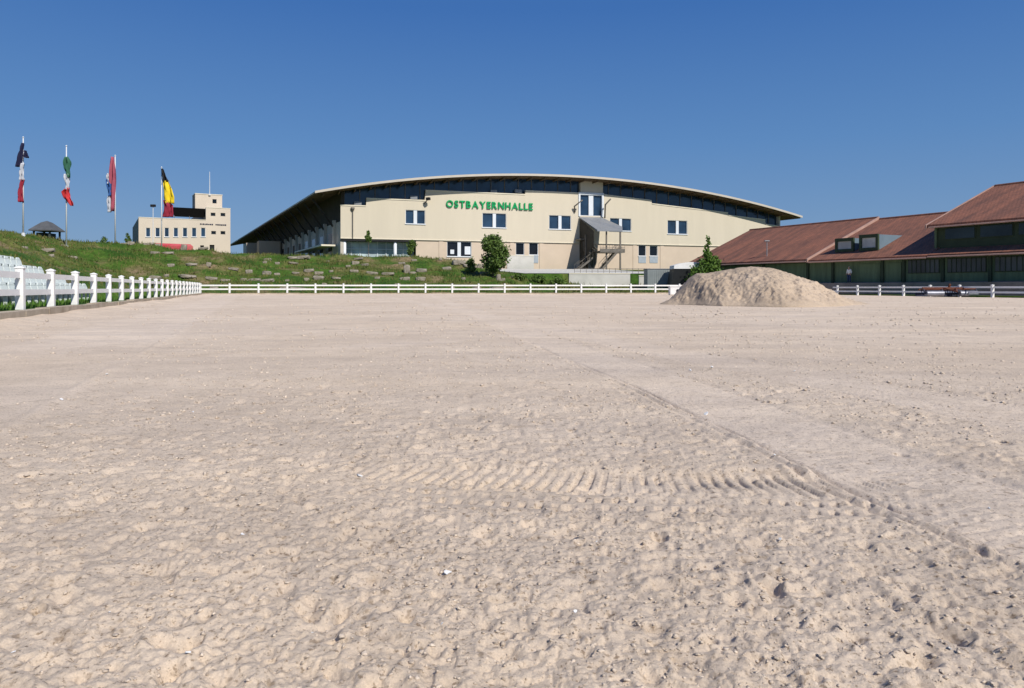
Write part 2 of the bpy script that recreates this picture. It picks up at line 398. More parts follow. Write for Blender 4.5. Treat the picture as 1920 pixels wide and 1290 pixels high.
# clamp the outer rim onto the arena outline so that the sand stops at the kerbs
sp_, sq_ = pq(SX, SY)
spac = np.gradient(rr)[None, :] * np.ones_like(A)
spac = np.maximum(spac * .75, R * .0016)
def octave(wl, amp, seed, ridge=False):
    f = sstep(1.3, 3.2, wl / spac)
    n = vnoise(SX / wl + seed * 3.1, SY / wl - seed * 1.7, seed)
    if ridge: n = (1 - np.abs(n) * 2.2)
    return amp * f * n
churn = sstep(-.25, .35, vnoise(SX * .55 + 4, SY * .4, 21) + .35 * vnoise(SX * 1.7, SY * 1.3, 22))
churn = np.maximum(churn, .55)
# wheel strips: (offset at Y=0, slope, half width)
def strip(x0, sl, hw, wob):
    d = SX - (x0 + sl * SY) + .03 * vnoise(SY * .8, SY * 0 + wob, wob)
    return d, sstep(hw + .10, hw - .03, np.abs(d))
dA, mA = strip(1.80, -.138, .28, 31)
dB, mB = strip(3.55, -.235, .33, 32)
dC, mC = strip(-2.1, -.36, .9, 33)
dD, mD = strip(-9.5, .9, .35, 34)
smooth_m = np.clip(np.maximum(np.maximum(mA, mB * .85), np.maximum(mC * .75, mD * .4)), 0, 1)
rough_f = churn * (1 - .82 * smooth_m)
def billow(wl, amp, seed):
    f = sstep(1.3, 3.2, wl / spac)
    wx, wy = SX + .35 * wl * vnoise(SX / wl * 1.3, SY / wl * 1.3, seed + 200), SY + .35 * wl * vnoise(SX / wl * 1.3 + 9, SY / wl * 1.3, seed + 201)
    return amp * f * (np.abs(vnoise(wx / wl + seed, wy / wl - seed, seed)) ** .75 * 2.2 - .8)
SZ = octave(6, .026, 1) + octave(1.7, .006, 2) * (1 - .4 * smooth_m)
SZ = SZ + rough_f * (octave(.5, .0035, 3) + octave(.21, .0022, 4) + octave(.10, .0025, 5)) + rough_f * (billow(.13, .0015, 15) + billow(.07, .0026, 16) + billow(.040, .0040, 17) + billow(.024, .0045, 18) + octave(.013, .0034, 11))
SZ = SZ - rough_f * np.clip(octave(.085, .040, 12) - .018, 0, .018) - rough_f * np.clip(octave(.05, .034, 13) - .013, 0, .016) - rough_f * np.clip(octave(.030, .024, 19) - .009, 0, .010)
SZ = SZ + (1 - rough_f) * (octave(.045, .0024, 9) + octave(.12, .002, 10) + octave(.02, .0022, 14))
near = sstep(26, 6, R)
for d, m, hw in ((dA, mA, .28), (dB, mB, .33)):
    SZ = SZ - .007 * m * near
    for sgn in (-1, 1):
        e = np.exp(-((np.abs(d - sgn * (hw + .05))) / .035) ** 2) * (.55 + .6 * vnoise(SY * 5, SY * 0 + 3 * sgn, 41))
        SZ = SZ + (.007 if sgn < 0 else .006) * e * near
        g = np.exp(-((d - sgn * hw) / .016) ** 2) * np.clip(.5 + .9 * vnoise(SY * 2.5, SY * 0 + 7 * sgn, 42), 0, 1)
        SZ = SZ - (.024 if sgn < 0 else .006) * g * near
    # fine lug marks across the strip
    SZ = SZ - .0018 * m * near * sstep(.3, .8, np.cos(2 * math.pi * (SY + .35 * np.abs(d)) / .055)) * sstep(7, 4, R)
eC = np.exp(-((dC - .9) / .05) ** 2) * (.6 + .5 * vnoise(SY * 3, SY * 0, 43)); SZ = SZ + .02 * eC * near
# the broad tyre print crossing the foreground
tx0, ty0 = -.62, 2.62; tdx, tdy = np.array([1.95, -.30]) / np.hypot(1.95, .30)
ts = (SX - tx0) * tdx + (SY - ty0) * tdy; tw = -(SX - tx0) * tdy + (SY - ty0) * tdx
tw = tw + .05 * np.sin(ts * 2.1)
tm = sstep(.29, .20, np.abs(tw) + .03 * vnoise(ts * 4, tw * 2, 53)) * sstep(-.3, .4, ts) * sstep(2.12, 1.75, ts)
patch = np.clip(.9 + .6 * vnoise(ts * 1.6, tw * 3.5, 51), .3, 1) * tm
lean = np.interp(ts, [-.2, .7, 1.1, 1.9], [.30, .20, -.05, -.42])
ph = (ts - lean * np.maximum(tw - .0, -.05)) / .052 + .05 * vnoise(ts * 5, tw * 6, 52)
bar_ = sstep(-.15, .45, np.cos(2 * math.pi * ph))
upper_m = sstep(-.01, .02, tw); lower_m = sstep(.01, -.02, tw)
dots = sstep(-.1, .45, np.cos(2 * math.pi * (ph + .5 * np.floor((tw + .3) / .085)))) * sstep(-.35, .25, np.cos(2 * math.pi * (tw + .3) / .085 - math.pi))
lug = upper_m * bar_ + lower_m * dots
lug = lug * np.clip(.8 + .7 * vnoise(ts * 9, tw * 12, 54), .25, 1)
SZ = SZ * (1 - .8 * patch) + .004 * patch - .0125 * patch * lug
# the thin double rut of the left track edge runs on across the print
for off_, dp_ in ((-.28, .020), (-.35, .013)):
    SZ = SZ - dp_ * np.exp(-((dA - off_) / .013) ** 2) * np.clip(.6 + .8 * vnoise(SY * 3.5, SY * 0 + off_ * 40, 44), .1, 1) * sstep(9, 5, R) + dp_ * .35 * np.exp(-((dA - off_ + .035) / .018) ** 2) * sstep(9, 5, R)
# faint raking grooves lower left
gd = (SX * .47 + SY * .88) + .02 * vnoise(SX * 3, SY * 3, 61)
gm = sstep(-.15, .5, vnoise(SX * .8, SY * .8, 62)) * sstep(.25, -.3, SX) * sstep(3.4, 2.4, R)
SZ = SZ - .007 * gm * sstep(.55, .95, np.cos(2 * math.pi * gd / .16))
# ragged gouge in the lower right corner and a few deep hoof holes
gx0, gy0, gx1, gy1 = .80, 1.62, .93, 1.24
gl_ = math.hypot(gx1 - gx0, gy1 - gy0); gux, guy = (gx1 - gx0) / gl_, (gy1 - gy0) / gl_
gs_ = (SX - gx0) * gux + (SY - gy0) * guy; gw_ = -(SX - gx0) * guy + (SY - gy0) * gux + .018 * vnoise(gs_ * 11, gs_ * 0, 63)
SZ = SZ - .026 * np.exp(-(gw_ / .012) ** 2) * sstep(-.05, .03, gs_) * sstep(gl_ + .1, gl_, gs_) * np.clip(.55 + .9 * vnoise(gs_ * 14, gs_ * 0 + 5, 64), .15, 1) + .010 * np.exp(-((gw_ - .035) / .02) ** 2) * sstep(-.05, .03, gs_) * sstep(gl_ + .1, gl_, gs_)
for hx, hy, hs in ((350, 1222, .020), (640, 1162, .018), (1236, 1020, .020), (762, 1168, .016), (45, 958, .022), (320, 1272, .018), (1450, 1118, .022), (1690, 860, .02), (1880, 840, .026)):
    Yh = EYE * FPX / (hy - HY); Xh = (hx - CX) / FPX * Yh
    SZ = SZ - .030 * np.exp(-(((SX - Xh) / hs) ** 2 + ((SY - Yh) / (hs * 1.5)) ** 2) ** 1.5)
# hoof marks and pits
for k in range(520):
    r_ = 1.05 + 13 * rnd.random() ** 1.8; a_ = rnd.uniform(-.75, .75)
    x_, y_ = math.sin(a_) * r_, math.cos(a_) * r_; sz = rnd.uniform(.012, .030); dep = rnd.uniform(.005, .014)
    i0, i1 = np.searchsorted(ang, [a_ - 3.2 * sz / r_, a_ + 3.2 * sz / r_]); j0, j1 = np.searchsorted(rr, [r_ - 3.2 * sz, r_ + 3.2 * sz])
    if i1 <= i0 or j1 <= j0: continue
    sx, sy = SX[i0:i1, j0:j1], SY[i0:i1, j0:j1]
    th = rnd.uniform(0, 3.1); ux, uy = math.cos(th), math.sin(th)
    e = ((sx - x_) * ux + (sy - y_) * uy) / (sz * 1.35); w = (-(sx - x_) * uy + (sy - y_) * ux) / sz
    d2 = e * e + w * w
    vis = 1 if smooth_m[min(i0, len(ang) - 1), min(j0, len(rr) - 1)] < .5 else .35
    SZ[i0:i1, j0:j1] += vis * (-dep * np.exp(-d2 * 1.6) + dep * .55 * np.exp(-(np.sqrt(d2) - 1.5) ** 2 * 5))
edge_d = np.minimum(sp_, sq_)
SZ = SZ + (.10 + .03 * vnoise(SX * .9, SY * .9, 66)) * sstep(1.3, .3, edge_d)      # sand thrown up against the kerbs
SZ = np.where(R < .8, 0, SZ)
keep = (sp_ > .28) & (sq_ > .28) & (sp_ < 78) & (R < 165)
ni, nj = A.shape; idx = np.arange(ni * nj).reshape(ni, nj)
kq = keep[:-1, :-1] | keep[1:, :-1] | keep[1:, 1:] | keep[:-1, 1:]
quads = np.stack([idx[:-1, :-1], idx[1:, :-1], idx[1:, 1:], idx[:-1, 1:]], -1)[kq]
# pull vertices beyond the outline back onto it
pcl, qcl = np.maximum(sp_, .2), np.maximum(sq_, .2)
SX2, SY2 = xy(pcl, qcl)
used = np.zeros(ni * nj, bool); used[quads.ravel()] = True
remap = np.cumsum(used) - 1
V = np.stack([SX2, SY2, SZ], -1).reshape(-1, 3)[used]
sand = np_mesh('sand', V, remap[quads], M['sand'], smooth=True); sand['kind'] = 'structure'
at_c = sand.data.attributes.new('compaction', 'FLOAT', 'POINT')       # rolled dry strips are paler than the loose, churned sand
comp = (np.maximum(np.maximum(mA, mB), np.maximum(mC, mD * .6)) - .35 * (churn - .55)).reshape(-1)[used]
comp = comp * np.clip(.72 + .7 * vnoise(SX * .9, SY * .5, 67).reshape(-1)[used] + .4 * vnoise(SX * 4, SY * 2.5, 68).reshape(-1)[used], .1, 1)
at_c.data.foreach_set('value', np.ascontiguousarray(comp[:len(sand.data.vertices)], np.float32))
def sand_z(x, y):
    a_, r_ = math.atan2(x, y), math.hypot(x, y)
    i = int(np.clip(np.searchsorted(ang, a_), 0, len(ang) - 1)); j = int(np.clip(np.searchsorted(rr, r_), 0, len(rr) - 1))
    return float(SZ[i, j])

# loose clods and crumbs on the sand: nobody could count them
icv = np.array([(1, 0, 0), (.3, .95, 0), (-.8, .58, 0), (-.8, -.58, 0), (.3, -.95, 0), (.45, .1, .85), (-.35, .3, .9), (-.1, -.45, .88), (0, 0, -.8)])
icf = np.array([(0, 1, 5), (1, 6, 5), (1, 2, 6), (2, 3, 6), (3, 7, 6), (3, 4, 7), (4, 0, 7), (0, 5, 7), (5, 6, 7), (1, 0, 8), (2, 1, 8), (3, 2, 8), (4, 3, 8), (0, 4, 8)])
n = 120000
r_ = 1.0 / (1 / 1.05 - rng.random(n) * (1 / 1.05 - 1 / 55.)); a_ = rng.uniform(-.82, .82, n)
cx_, cy_ = np.sin(a_) * r_, np.cos(a_) * r_
den = vnoise(cx_ * .55 + 4, cy_ * .4, 21) + .5 * vnoise(cx_ * 2.1, cy_ * 1.6, 71)
okp, okq = pq(cx_, cy_)
sm_i = np.clip(np.searchsorted(ang, a_), 0, len(ang) - 1); sm_j = np.clip(np.searchsorted(rr, r_), 0, len(rr) - 1)
sel = (den > rng.uniform(-1.2, .6, n)) & (rng.random(n) < np.clip((r_ - .9) / 3.0, .16, 1)) & (okp > 1) & (okq > 1) & (smooth_m[sm_i, sm_j] < rng.uniform(.25, 1.0, n)) & (tm[sm_i, sm_j] < .5)
cx_, cy_, r_, sm_i, sm_j = cx_[sel], cy_[sel], r_[sel], sm_i[sel], sm_j[sel]; n = len(cx_)
size = np.minimum((.0014 + .005 * rng.random(n) ** 5) * (1 + np.clip(r_ - 2.2, 0, 40) * .32), .04)
sc = size[:, None] * rng.uniform(.6, 1.35, (n, 3)) * np.array([1.15, 1.1, .6])
jit = 1 + rng.uniform(-.42, .42, (n, len(icv), 1))
vv = icv[None] * jit * sc[:, None, :]
th = rng.uniform(0, 6.28, n); ct, st_ = np.cos(th)[:, None], np.sin(th)[:, None]
vx = vv[..., 0] * ct - vv[..., 1] * st_; vy = vv[..., 0] * st_ + vv[..., 1] * ct
zz = SZ[sm_i, sm_j]
vv = np.stack([vx + cx_[:, None], vy + cy_[:, None], vv[..., 2] + (zz + size * .05)[:, None]], -1)
ff = (icf[None] + (np.arange(n) * len(icv))[:, None, None]).reshape(-1, 3)
clods = np_mesh('sand_clods', vv.reshape(-1, 3), ff, M['clod']); clods['kind'] = 'stuff'
tag(clods, 'loose crumbs and clods of pale sand scattered over the riding arena', 'sand clods')

# pale chips lying on the sand
chip_spots = [(838, 1085, 17, 'white chip standing up from the sand in the middle foreground, larger than those around it'),
              (352, 1246, 15, 'flat white chip beside a dark hollow low in the left foreground'),
              (672, 898, 15, 'pale round chip just left of the broad tyre print'),
              (455, 1018, 8, 'small bright chip on even sand left of the middle foreground'),
              (830, 1185, 9, 'narrow pale chip nearer the camera than the standing white chip'),
              (1078, 1165, 9, 'slim upright pale chip between the standing white chip and the right track'),
              (1325, 782, 13, 'pale chip lying on the left edge of the long wheel track'),
              (1335, 694, 10, 'pale chip of the pair farthest out, the right one'),
              (1294, 699, 8, 'pale chip of the pair farthest out, the left one'),
              (1452, 868, 8, 'small pale chip on the wheel track beyond the tyre print'),
              (1462, 1030, 9, 'dull bluish chip right of the dark pit below the tyre print'),
              (1780, 1236, 10, 'pale chip low in the right corner foreground'),
              (1855, 965, 7, 'small pale chip at the right margin of the sand'),
              (1118, 1030, 6, 'tiny pale chip in the churned sand under the tyre print'),
              (115, 755, 9, 'pale chip on the light track running along the left side'),
              (200, 705, 7, 'pale chip farther along the light track on the left side'),
              (362, 780, 7, 'small pale chip inside the arena right of the light left track'),
              (205, 1165, 8, 'pale chip in the raked sand of the left foreground'),
              (25, 1240, 10, 'pale chip in the bottom left corner'),
              (1490, 700, 8, 'pale chip on the smoother strip at mid right'),
              (745, 830, 6, 'tiny pale chip beyond the tyre print near the middle'),
              (585, 1195, 7, 'pale chip in the foreground left of the centre')]
for k, (px, py, sz, lab) in enumerate(chip_spots):
    Y = EYE * FPX / (py - HY); p = at(px, py, Y); s = sz * Y / FPX * .40
    bm = MB(); nn = 7; pts = []
    ax = rnd.uniform(.6, 1.5)
    for i in range(nn):
        a = 2 * math.pi * i / nn; q = s * rnd.uniform(.4, 1.3)
        pts.append((math.cos(a) * q * ax, math.sin(a) * q * .9, rnd.uniform(-.1, .1) * s))
    bm.prism(pts, (0, 0, s * .45))
    o = bm.build('white_chip', M['chip'], local=True)
    o.location = (p.x, p.y, sand_z(p.x, p.y) + s * .35)
    o.rotation_euler = (rnd.uniform(-.9, -.3), rnd.uniform(-.5, .5), rnd.uniform(0, 6))
    tag(o, lab, 'chip', 'white chips on the sand')

# ------------------------------------------------------------------ kerbs round the sand
def run_box(a, b, w0, w1, z0, z1, mb, side):
    """box along a-b (2D), between offsets w0..w1 along 'side'"""
    return mb.hexa([(a.x + side.x * w0, a.y + side.y * w0, z0), (b.x + side.x * w0, b.y + side.y * w0, z0), (b.x + side.x * w1, b.y + side.y * w1, z0), (a.x + side.x * w1, a.y + side.y * w1, z0),
                    (a.x + side.x * w0, a.y + side.y * w0, z1), (b.x + side.x * w0, b.y + side.y * w0, z1), (b.x + side.x * w1, b.y + side.y * w1, z1), (a.x + side.x * w1, a.y + side.y * w1, z1)])
mb = MB()
for i in range(44):
    a = Vector(xy(.1, 80 - i * 1.85)); b = Vector(xy(.1, 80 - (i + 1) * 1.85 + .01)); dz = rnd.uniform(-.02, .02)
    run_box(a, b, 0, .30 + rnd.uniform(-.03, .03), -.2, .205 + dz, mb, UF)
for i in range(36):
    a = Vector(xy(.1 + i * 1.85, .1)); b = Vector(xy(.1 + (i + 1) * 1.85 - .01, .1)); dz = rnd.uniform(-.02, .02)
    run_box(a, b, 0, .30 + rnd.uniform(-.03, .03), -.2, .205 + dz, mb, UL)
kb = mb.build('kerb', M['kerb']); kb['kind'] = 'structure'

# ------------------------------------------------------------------ white rail fences
def make_post_mesh(h):
    m = MB(); m.box(-.085, .085, -.085, .085, -.05, h - .05)
    m.add([(-.102, -.102, h - .05), (.102, -.102, h - .05), (.102, .102, h - .05), (-.102, .102, h - .05),
           (-.102, -.102, h - .025), (.102, -.102, h - .025), (.102, .102, h - .025), (-.102, .102, h - .025), (0, 0, h + .02)],
          [(3, 2, 1, 0), (0, 1, 5, 4), (1, 2, 6, 5), (2, 3, 7, 6), (3, 0, 4, 7), (4, 5, 8), (5, 6, 8), (6, 7, 8), (7, 4, 8)])
    return m
def fence(pts, h, label, seed):
    """pts: list of 3D post positions"""
    r2 = random.Random(seed)
    f = thing('rail_fence', label, 'fence', pts[0], 'white rail fences round the arena')
    post0 = make_post_mesh(h).build('post', M['white'], f, local=True, bevel=.008)
    rail0 = MB().box(0, 1, -.022, .022, -.07, .07).build('rail', M['white'], f, local=True)
    first_p = first_r = True
    for i, p in enumerate(pts):
        o = post0 if first_p else post0.copy()
        if not first_p: C.objects.link(o); o.parent = f
        first_p = False
        d = (pts[min(i + 1, len(pts) - 1)] - pts[max(i - 1, 0)]); rz = math.atan2(d.y, d.x)
        o.location = p - pts[0]; o.rotation_euler = (r2.uniform(-.012, .012), r2.uniform(-.012, .012), rz + r2.uniform(-.04, .04))
        if i == len(pts) - 1: break
        e = pts[i + 1] - p
        for hz in (h * .80, h * .40):
            q = rail0 if first_r else rail0.copy()
            if not first_r: C.objects.link(q); q.parent = f
            first_r = False
            q.location = p - pts[0] + Vector((0, 0, hz + r2.uniform(-.008, .008)))
            q.rotation_euler = (0, -math.atan2(e.z, math.hypot(e.x, e.y)), math.atan2(e.y, e.x)); q.scale = (e.length, 1, 1)
    return f
def gz(x, y): return max(tz(x, y), 0)
left_pts = []
q = .72
while q < 73:
    x, y = xy(-.05, q); left_pts.append(Vector((x, y, .2))); q += 2.66
left_pts = left_pts[::-1]
# shift so that the nearest visible post stands where the photograph has it
fence(left_pts, 1.0, 'long white two-rail fence running along the grass on the left side of the arena', 1)
far_pts = [Vector((*xy(i * 2.72, -.05), .2)) for i in range(0, 23)]
fence(far_pts, .95, 'white two-rail fence across the far end of the arena below the bank', 2)
ra, rb = Vector((32.2, 75.5, 0)), Vector((36.9, 47.5, 0))
nrt = 9
right_pts = [ra.lerp(rb, i / nrt) for i in range(nrt + 1)]
fence(right_pts, .95, 'white two-rail fence on the right in front of the green stable', 3)
# ------------------------------------------------------------------ the hall
a18 = math.radians(18.0)
class Frame:
    """vertical plane through C0 with direction u; o = distance out towards the camera side"""
    def __init__(s, c0, ang_):
        s.c = Vector(c0); s.u = Vector((math.cos(ang_), math.sin(ang_))); s.n = Vector((math.sin(ang_), -math.cos(ang_)))
    def __call__(s, t, o, z):
        return Vector((s.c.x + s.u.x * t + s.n.x * o, s.c.y + s.u.y * t + s.n.y * o, z))
    def hit(s, px, py, o=0.0):
        a = (px - CX) / FPX
        Y = (o + s.c.x * s.n.x + s.c.y * s.n.y) / (a * s.n.x + s.n.y); X = a * Y
        return ((X - s.c.x) * s.u.x + (Y - s.c.y) * s.u.y, EYE + (HY - py) / FPX * Y)
    def rect(s, x0, x1, y0, y1, o=0.0):
        t0 = s.hit(x0, y0, o)[0]; t1 = s.hit(x1, y0, o)[0]; xm = (x0 + x1) / 2
        return (t0, s.hit(xm, y1, o)[1], t1, s.hit(xm, y0, o)[1])
H = Frame((-26.2, 110.0), a18)
SIDE = Vector((-.439, .898)).normalized()
LEN = 150.0
hall = thing('arena_hall', 'large cream riding hall with a low curved roof and green lettering', 'hall', (-26.2, 110, 2.0))

def holed_wall(fr, zb, top, holes, o_front, depth, mb):
    """wall face from zb up to the stepped line 'top' with rectangular openings and their reveals"""
    tt, tzz = [p[0] for p in top], [p[1] for p in top]
    br = sorted(set([round(t, 4) for t in tt] + [round(h[0], 4) for h in holes] + [round(h[2], 4) for h in holes]))
    for a, b in zip(br[:-1], br[1:]):
        if b - a < 1e-3: continue
        m_ = (a + b) / 2; zl = zb
        za, zb2 = float(np.interp(a + 1e-4, tt, tzz)), float(np.interp(b - 1e-4, tt, tzz))
        for h in sorted([h for h in holes if h[0] < m_ < h[2]], key=lambda h: h[1]):
            mb.add([fr(a, o_front, zl), fr(b, o_front, zl), fr(b, o_front, h[1]), fr(a, o_front, h[1])], [(0, 1, 2, 3)]); zl = h[3]
        mb.add([fr(a, o_front, zl), fr(b, o_front, zl), fr(b, o_front, zb2), fr(a, o_front, za)], [(0, 1, 2, 3)])
    loops = [[(tt[0], zb)] + list(top) + [(tt[-1], zb)]] + [[(h[0], h[1]), (h[0], h[3]), (h[2], h[3]), (h[2], h[1])] for h in holes]
    for l in loops:
        n_ = len(l); vs = [fr(t, o_front, z) for t, z in l] + [fr(t, o_front - depth, z) for t, z in l]
        mb.add(vs, [(i, (i + 1) % n_, (i + 1) % n_ + n_, i + n_) for i in range(n_)])
def window(fr, rect, parent, panes=2, o=0.0, glass='glass_blue', mull=.28, frame='frame', sill=True, name='window', post=None):
    t0, z0, t1, z1 = rect
    w = MB(); fw = .07
    for (a, b, c, d) in ((t0, t1, z0, z0 + fw), (t0, t1, z1 - fw, z1), (t0, t0 + fw, z0 + fw, z1 - fw), (t1 - fw, t1, z0 + fw, z1 - fw)):
        w.fbox(fr, a, b, o - .20, o - .06, c, d)
    for k in range(1, panes):
        tc = t0 + (t1 - t0) * k / panes
        w.fbox(fr, tc - mull / 2, tc + mull / 2, o - .22, o - .04, z0 + fw, z1 - fw)
    wo = w.build(name, M[frame], parent)
    g = MB().fbox(fr, t0 + .01, t1 - .01, o - .34, o - .26, z0 + .01, z1 - .01).build('pane', M[glass], wo)
    if sill:
        MB().fbox(fr, t0 - .08, t1 + .08, o + .003, o + .12, z0 - .10, z0 - .004).build('sill', M['frame'], wo)
    return wo

zs = H.hit(640, 447)[1]                      # string course
tR = H.hit(1463, 420)[0]
# stepped top of the upper wall (from the photograph, left to right)
tops = [(638, 387), (686, 386), (687, 374), (796, 376), (798, 361), (984, 363), (985, 360), (1086, 362), (1131, 366), (1221, 377), (1222, 383),
        (1364, 400), (1365, 404.5), (1434, 413), (1435, 421.5), (1463, 425.5)]
top_tz = [H.hit(x, y) for x, y in tops]
# level the top of every step
lv = [0, 0, 1, 1, 2, 2, 3, 3, 4, 4, 5, 5, 6, 6, 7, 7]
for g_ in range(8):
    ids = [i for i in range(len(lv)) if lv[i] == g_]; zz_ = sum(top_tz[i][1] for i in ids) / len(ids)
    if g_ in (0, 1, 2, 3):
        for i in ids: top_tz[i] = (top_tz[i][0], zz_)
upper = list(top_tz); upper[0] = (0, upper[0][1]); upper[-1] = (tR, upper[-1][1])
win_px = [(760, 797, 394, 420), (904, 949, 400, 427), (1029, 1070, 404, 430), (1143, 1183, 409.5, 433), (1251, 1288, 413.5, 439)]
wins = [H.rect(*w) for w in win_px]
door_bay = H.rect(1087, 1128, 366, 405)
mb = MB(); holed_wall(H, zs, upper, wins + [door_bay], .12, .42, mb)
mb.build('upper_wall', M['cream'], hall)
for r_w in wins: window(H, r_w, hall, 2, .12, mull=.55)
window(H, door_bay, hall, 2, .16, mull=.85, name='stair_window', sill=False)
# coping along the stepped top
mb = MB()
for i in range(0, len(top_tz) - 1):
    (ta, za), (tb, zb) = top_tz[i], top_tz[i + 1]
    if tb - ta < .5: continue
    if i == 7: continue
    mb.hexa([H(ta, -.40, za + .003), H(tb, -.40, zb + .003), H(tb, .20, zb + .003), H(ta, .20, za + .003), H(ta, -.40, za + .16), H(tb, -.40, zb + .16), H(tb, .20, zb + .16), H(ta, .20, za + .16)])
mb.build('coping', M['coping'], hall)
# lower storey
tG = H.hit(780, 460)[0]
low_px = [(838, 884, 453, 481), (967, 983, 455, 478), (992, 1009, 455, 478), (1197, 1211, 460, 480), (1218, 1233, 461, 480)]
lows = [H.rect(*w) for w in low_px]
mb = MB(); holed_wall(H, 1.5, [(tG, zs - .05), (tR, zs - .05)], lows, .0, .45, mb)
mb.build('lower_wall', M['pink'], hall)
window(H, lows[0], hall, 2, 0, glass='glass_dark', mull=.55)
for r_w in lows[1:]: window(H, r_w, hall, 1, 0, glass='glass_dark')
for px0, px1, py0, py1 in ((992, 1009, 479.5, 493), (1197, 1211, 481.5, 493), (1218, 1233, 481.5, 493)):
    t0, z0, t1, z1 = H.rect(px0, px1, py0, py1)
    MB().fbox(H, t0, t1, .003, .06, z0, z1).build('wall_panel', M['grey_panel'], hall)
for px0, px1, py0, py1 in ((845, 852, 468, 476), (872, 884, 462, 477)):
    t0, z0, t1, z1 = H.rect(px0, px1, py0, py1)
    MB().fbox(H, t0, t1, -.25, -.21, z0, z1).build('window_poster', M['frame'], hall)
MB().fbox(H, -.02, tR, .125, .20, zs - .02, zs + .10).build('string_course', M['coping'], hall)
# pale vertical piers beside lower openings
for px in (827, 960, 1015, 1190, 1241):
    t = H.hit(px, 470)[0]; MB().fbox(H, t - .35, t + .35, .003, .07, 2, zs - .06).build('pier', M['pink'], hall)
# recessed glazed corner on the ground floor with white columns
mb = MB(); mb.fbox(H, .1, tG - .05, -1.9, -1.8, 3, zs - .05)
gl = mb.build('glazed_front', M['glass_pale'], hall)
mb = MB()
for k in range(9):
    t = .4 + (tG - .8) * k / 8; mb.fbox(H, t - .05, t + .05, -1.79, -1.68, 3, zs - .1)
mb.fbox(H, .1, tG - .1, -1.67, -1.60, 6.75, 6.85)
mb.build('glazing_bar', M['frame'], gl)
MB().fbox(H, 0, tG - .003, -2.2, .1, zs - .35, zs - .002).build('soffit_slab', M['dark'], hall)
for px in (646, 741):
    t = H.hit(px, 465, -.3)[0]
    MB().tube([H(t, -.35, 3), H(t, -.35, zs - .34)], .26, 14).build('column', M['frame'], hall, smooth=True)
# clerestory glazing under the roof
arc_px = [(591, 358.5), (639, 350), (690, 343.5), (722, 339.6), (780, 334.5), (816, 331.5), (872, 328.5), (935, 326.3), (998, 325.5), (1060, 327.5), (1120, 331.5),
          (1180, 338), (1220, 343), (1273, 352), (1320, 359.5), (1366, 367.5), (1410, 377.5), (1447, 387.5), (1480, 398), (1504, 406)]
OV = 2.5
arc = [H.hit(x, y, OV) for x, y in arc_px]
# smooth the section
at_, az_ = np.array([a[0] for a in arc]), np.array([a[1] for a in arc])
cf = np.polyfit(at_, az_, 4)
ts_ = np.linspace(at_[0], at_[-1], 48); zs_ = np.polyval(cf, ts_)
def arc_z(t): return float(np.polyval(cf, t))
RT = .42
gt = np.linspace(.2, tR - .2, 40)
mb = MB(); mb.prism([H(.2, -.75, zs + 1)] + [H(t, -.75, arc_z(t) - RT * .6) for t in gt] + [H(tR - .2, -.75, zs + 1)], (H.n.x * .12, H.n.y * .12, 0))
cl = mb.build('clerestory_glazing', M['glass_blue'], hall)
t = .6
while t < tR - .3:
    zl = np.interp(t, [p[0] for p in top_tz], [p[1] for p in top_tz]) - .5
    MB().fbox(H, t - .06, t + .06, -.62, -.5, zl, arc_z(t) - RT * .7).build('clerestory_mullion', M['steel'], cl); t += 2.35
# bay above the stair window reaches up to the roof
t0, z0, t1, z1 = H.rect(1088, 1130, 343, 362.5)
MB().fbox(H, t0, t1, -.6, .125, z0 - .05, arc_z((t0 + t1) / 2) - RT * .6).build('bay_wall', M['cream'], hall)
t0, z0, t1, z1 = H.rect(1084, 1131, 361.5, 406.5)
mb = MB(); fw = .32
for (a, b, c, d) in ((t0, t1, z1 - .4, z1), (t0, t0 + fw, z0, z1 - .4), (t1 - fw, t1, z0, z1 - .4)): mb.fbox(H, a, b, .123, .26, c, d)
mb.build('bay_surround', M['frame'], hall)
# curved roof: sheet, soffit and fascia run the full length of the hall
def sweep(zlo, zhi, ta, tb, o_front, length, mb, n_=46):
    T = np.linspace(ta, tb, n_); ring = []
    for t in T: ring.append((t, arc_z(t) + zhi))
    for t in T[::-1]: ring.append((t, arc_z(t) + zlo))
    f_ = [H(t, o_front, z) for t, z in ring]; e = Vector((SIDE.x * length, SIDE.y * length, 0)); b_ = [p + e for p in f_]
    k = len(f_); n2 = n_
    fs = [(i, (i + 1) % k, (i + 1) % k + k, i + k) for i in range(k)]
    for i in range(n2 - 1):
        fs.append((i, i + 1, k - 2 - i, k - 1 - i)); fs.append((i + k, k + k - 1 - i, k + k - 2 - i, i + 1 + k))
    mb.add(f_ + b_, fs)
mb = MB(); sweep(-.22, 0, at_[0], at_[-1], OV - .004, LEN, mb); mb.build('roof', M['roof_sheet'], hall)
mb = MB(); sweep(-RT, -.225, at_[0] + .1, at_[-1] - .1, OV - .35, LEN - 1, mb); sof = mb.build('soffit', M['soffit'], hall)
mb = MB(); sweep(-.30, .05, at_[0] - .03, at_[-1] + .03, OV + .10, .1, mb); mb.build('fascia', M['roof_sheet'], hall)
for t in np.arange(at_[0] + 1.2, at_[-1] - .6, 2.35):
    z = arc_z(t); MB().fbox(H, t - .09, t + .09, -.4, OV - .4, z - RT - .32, z - RT - .005).build('rafter', M['soffit'], sof)
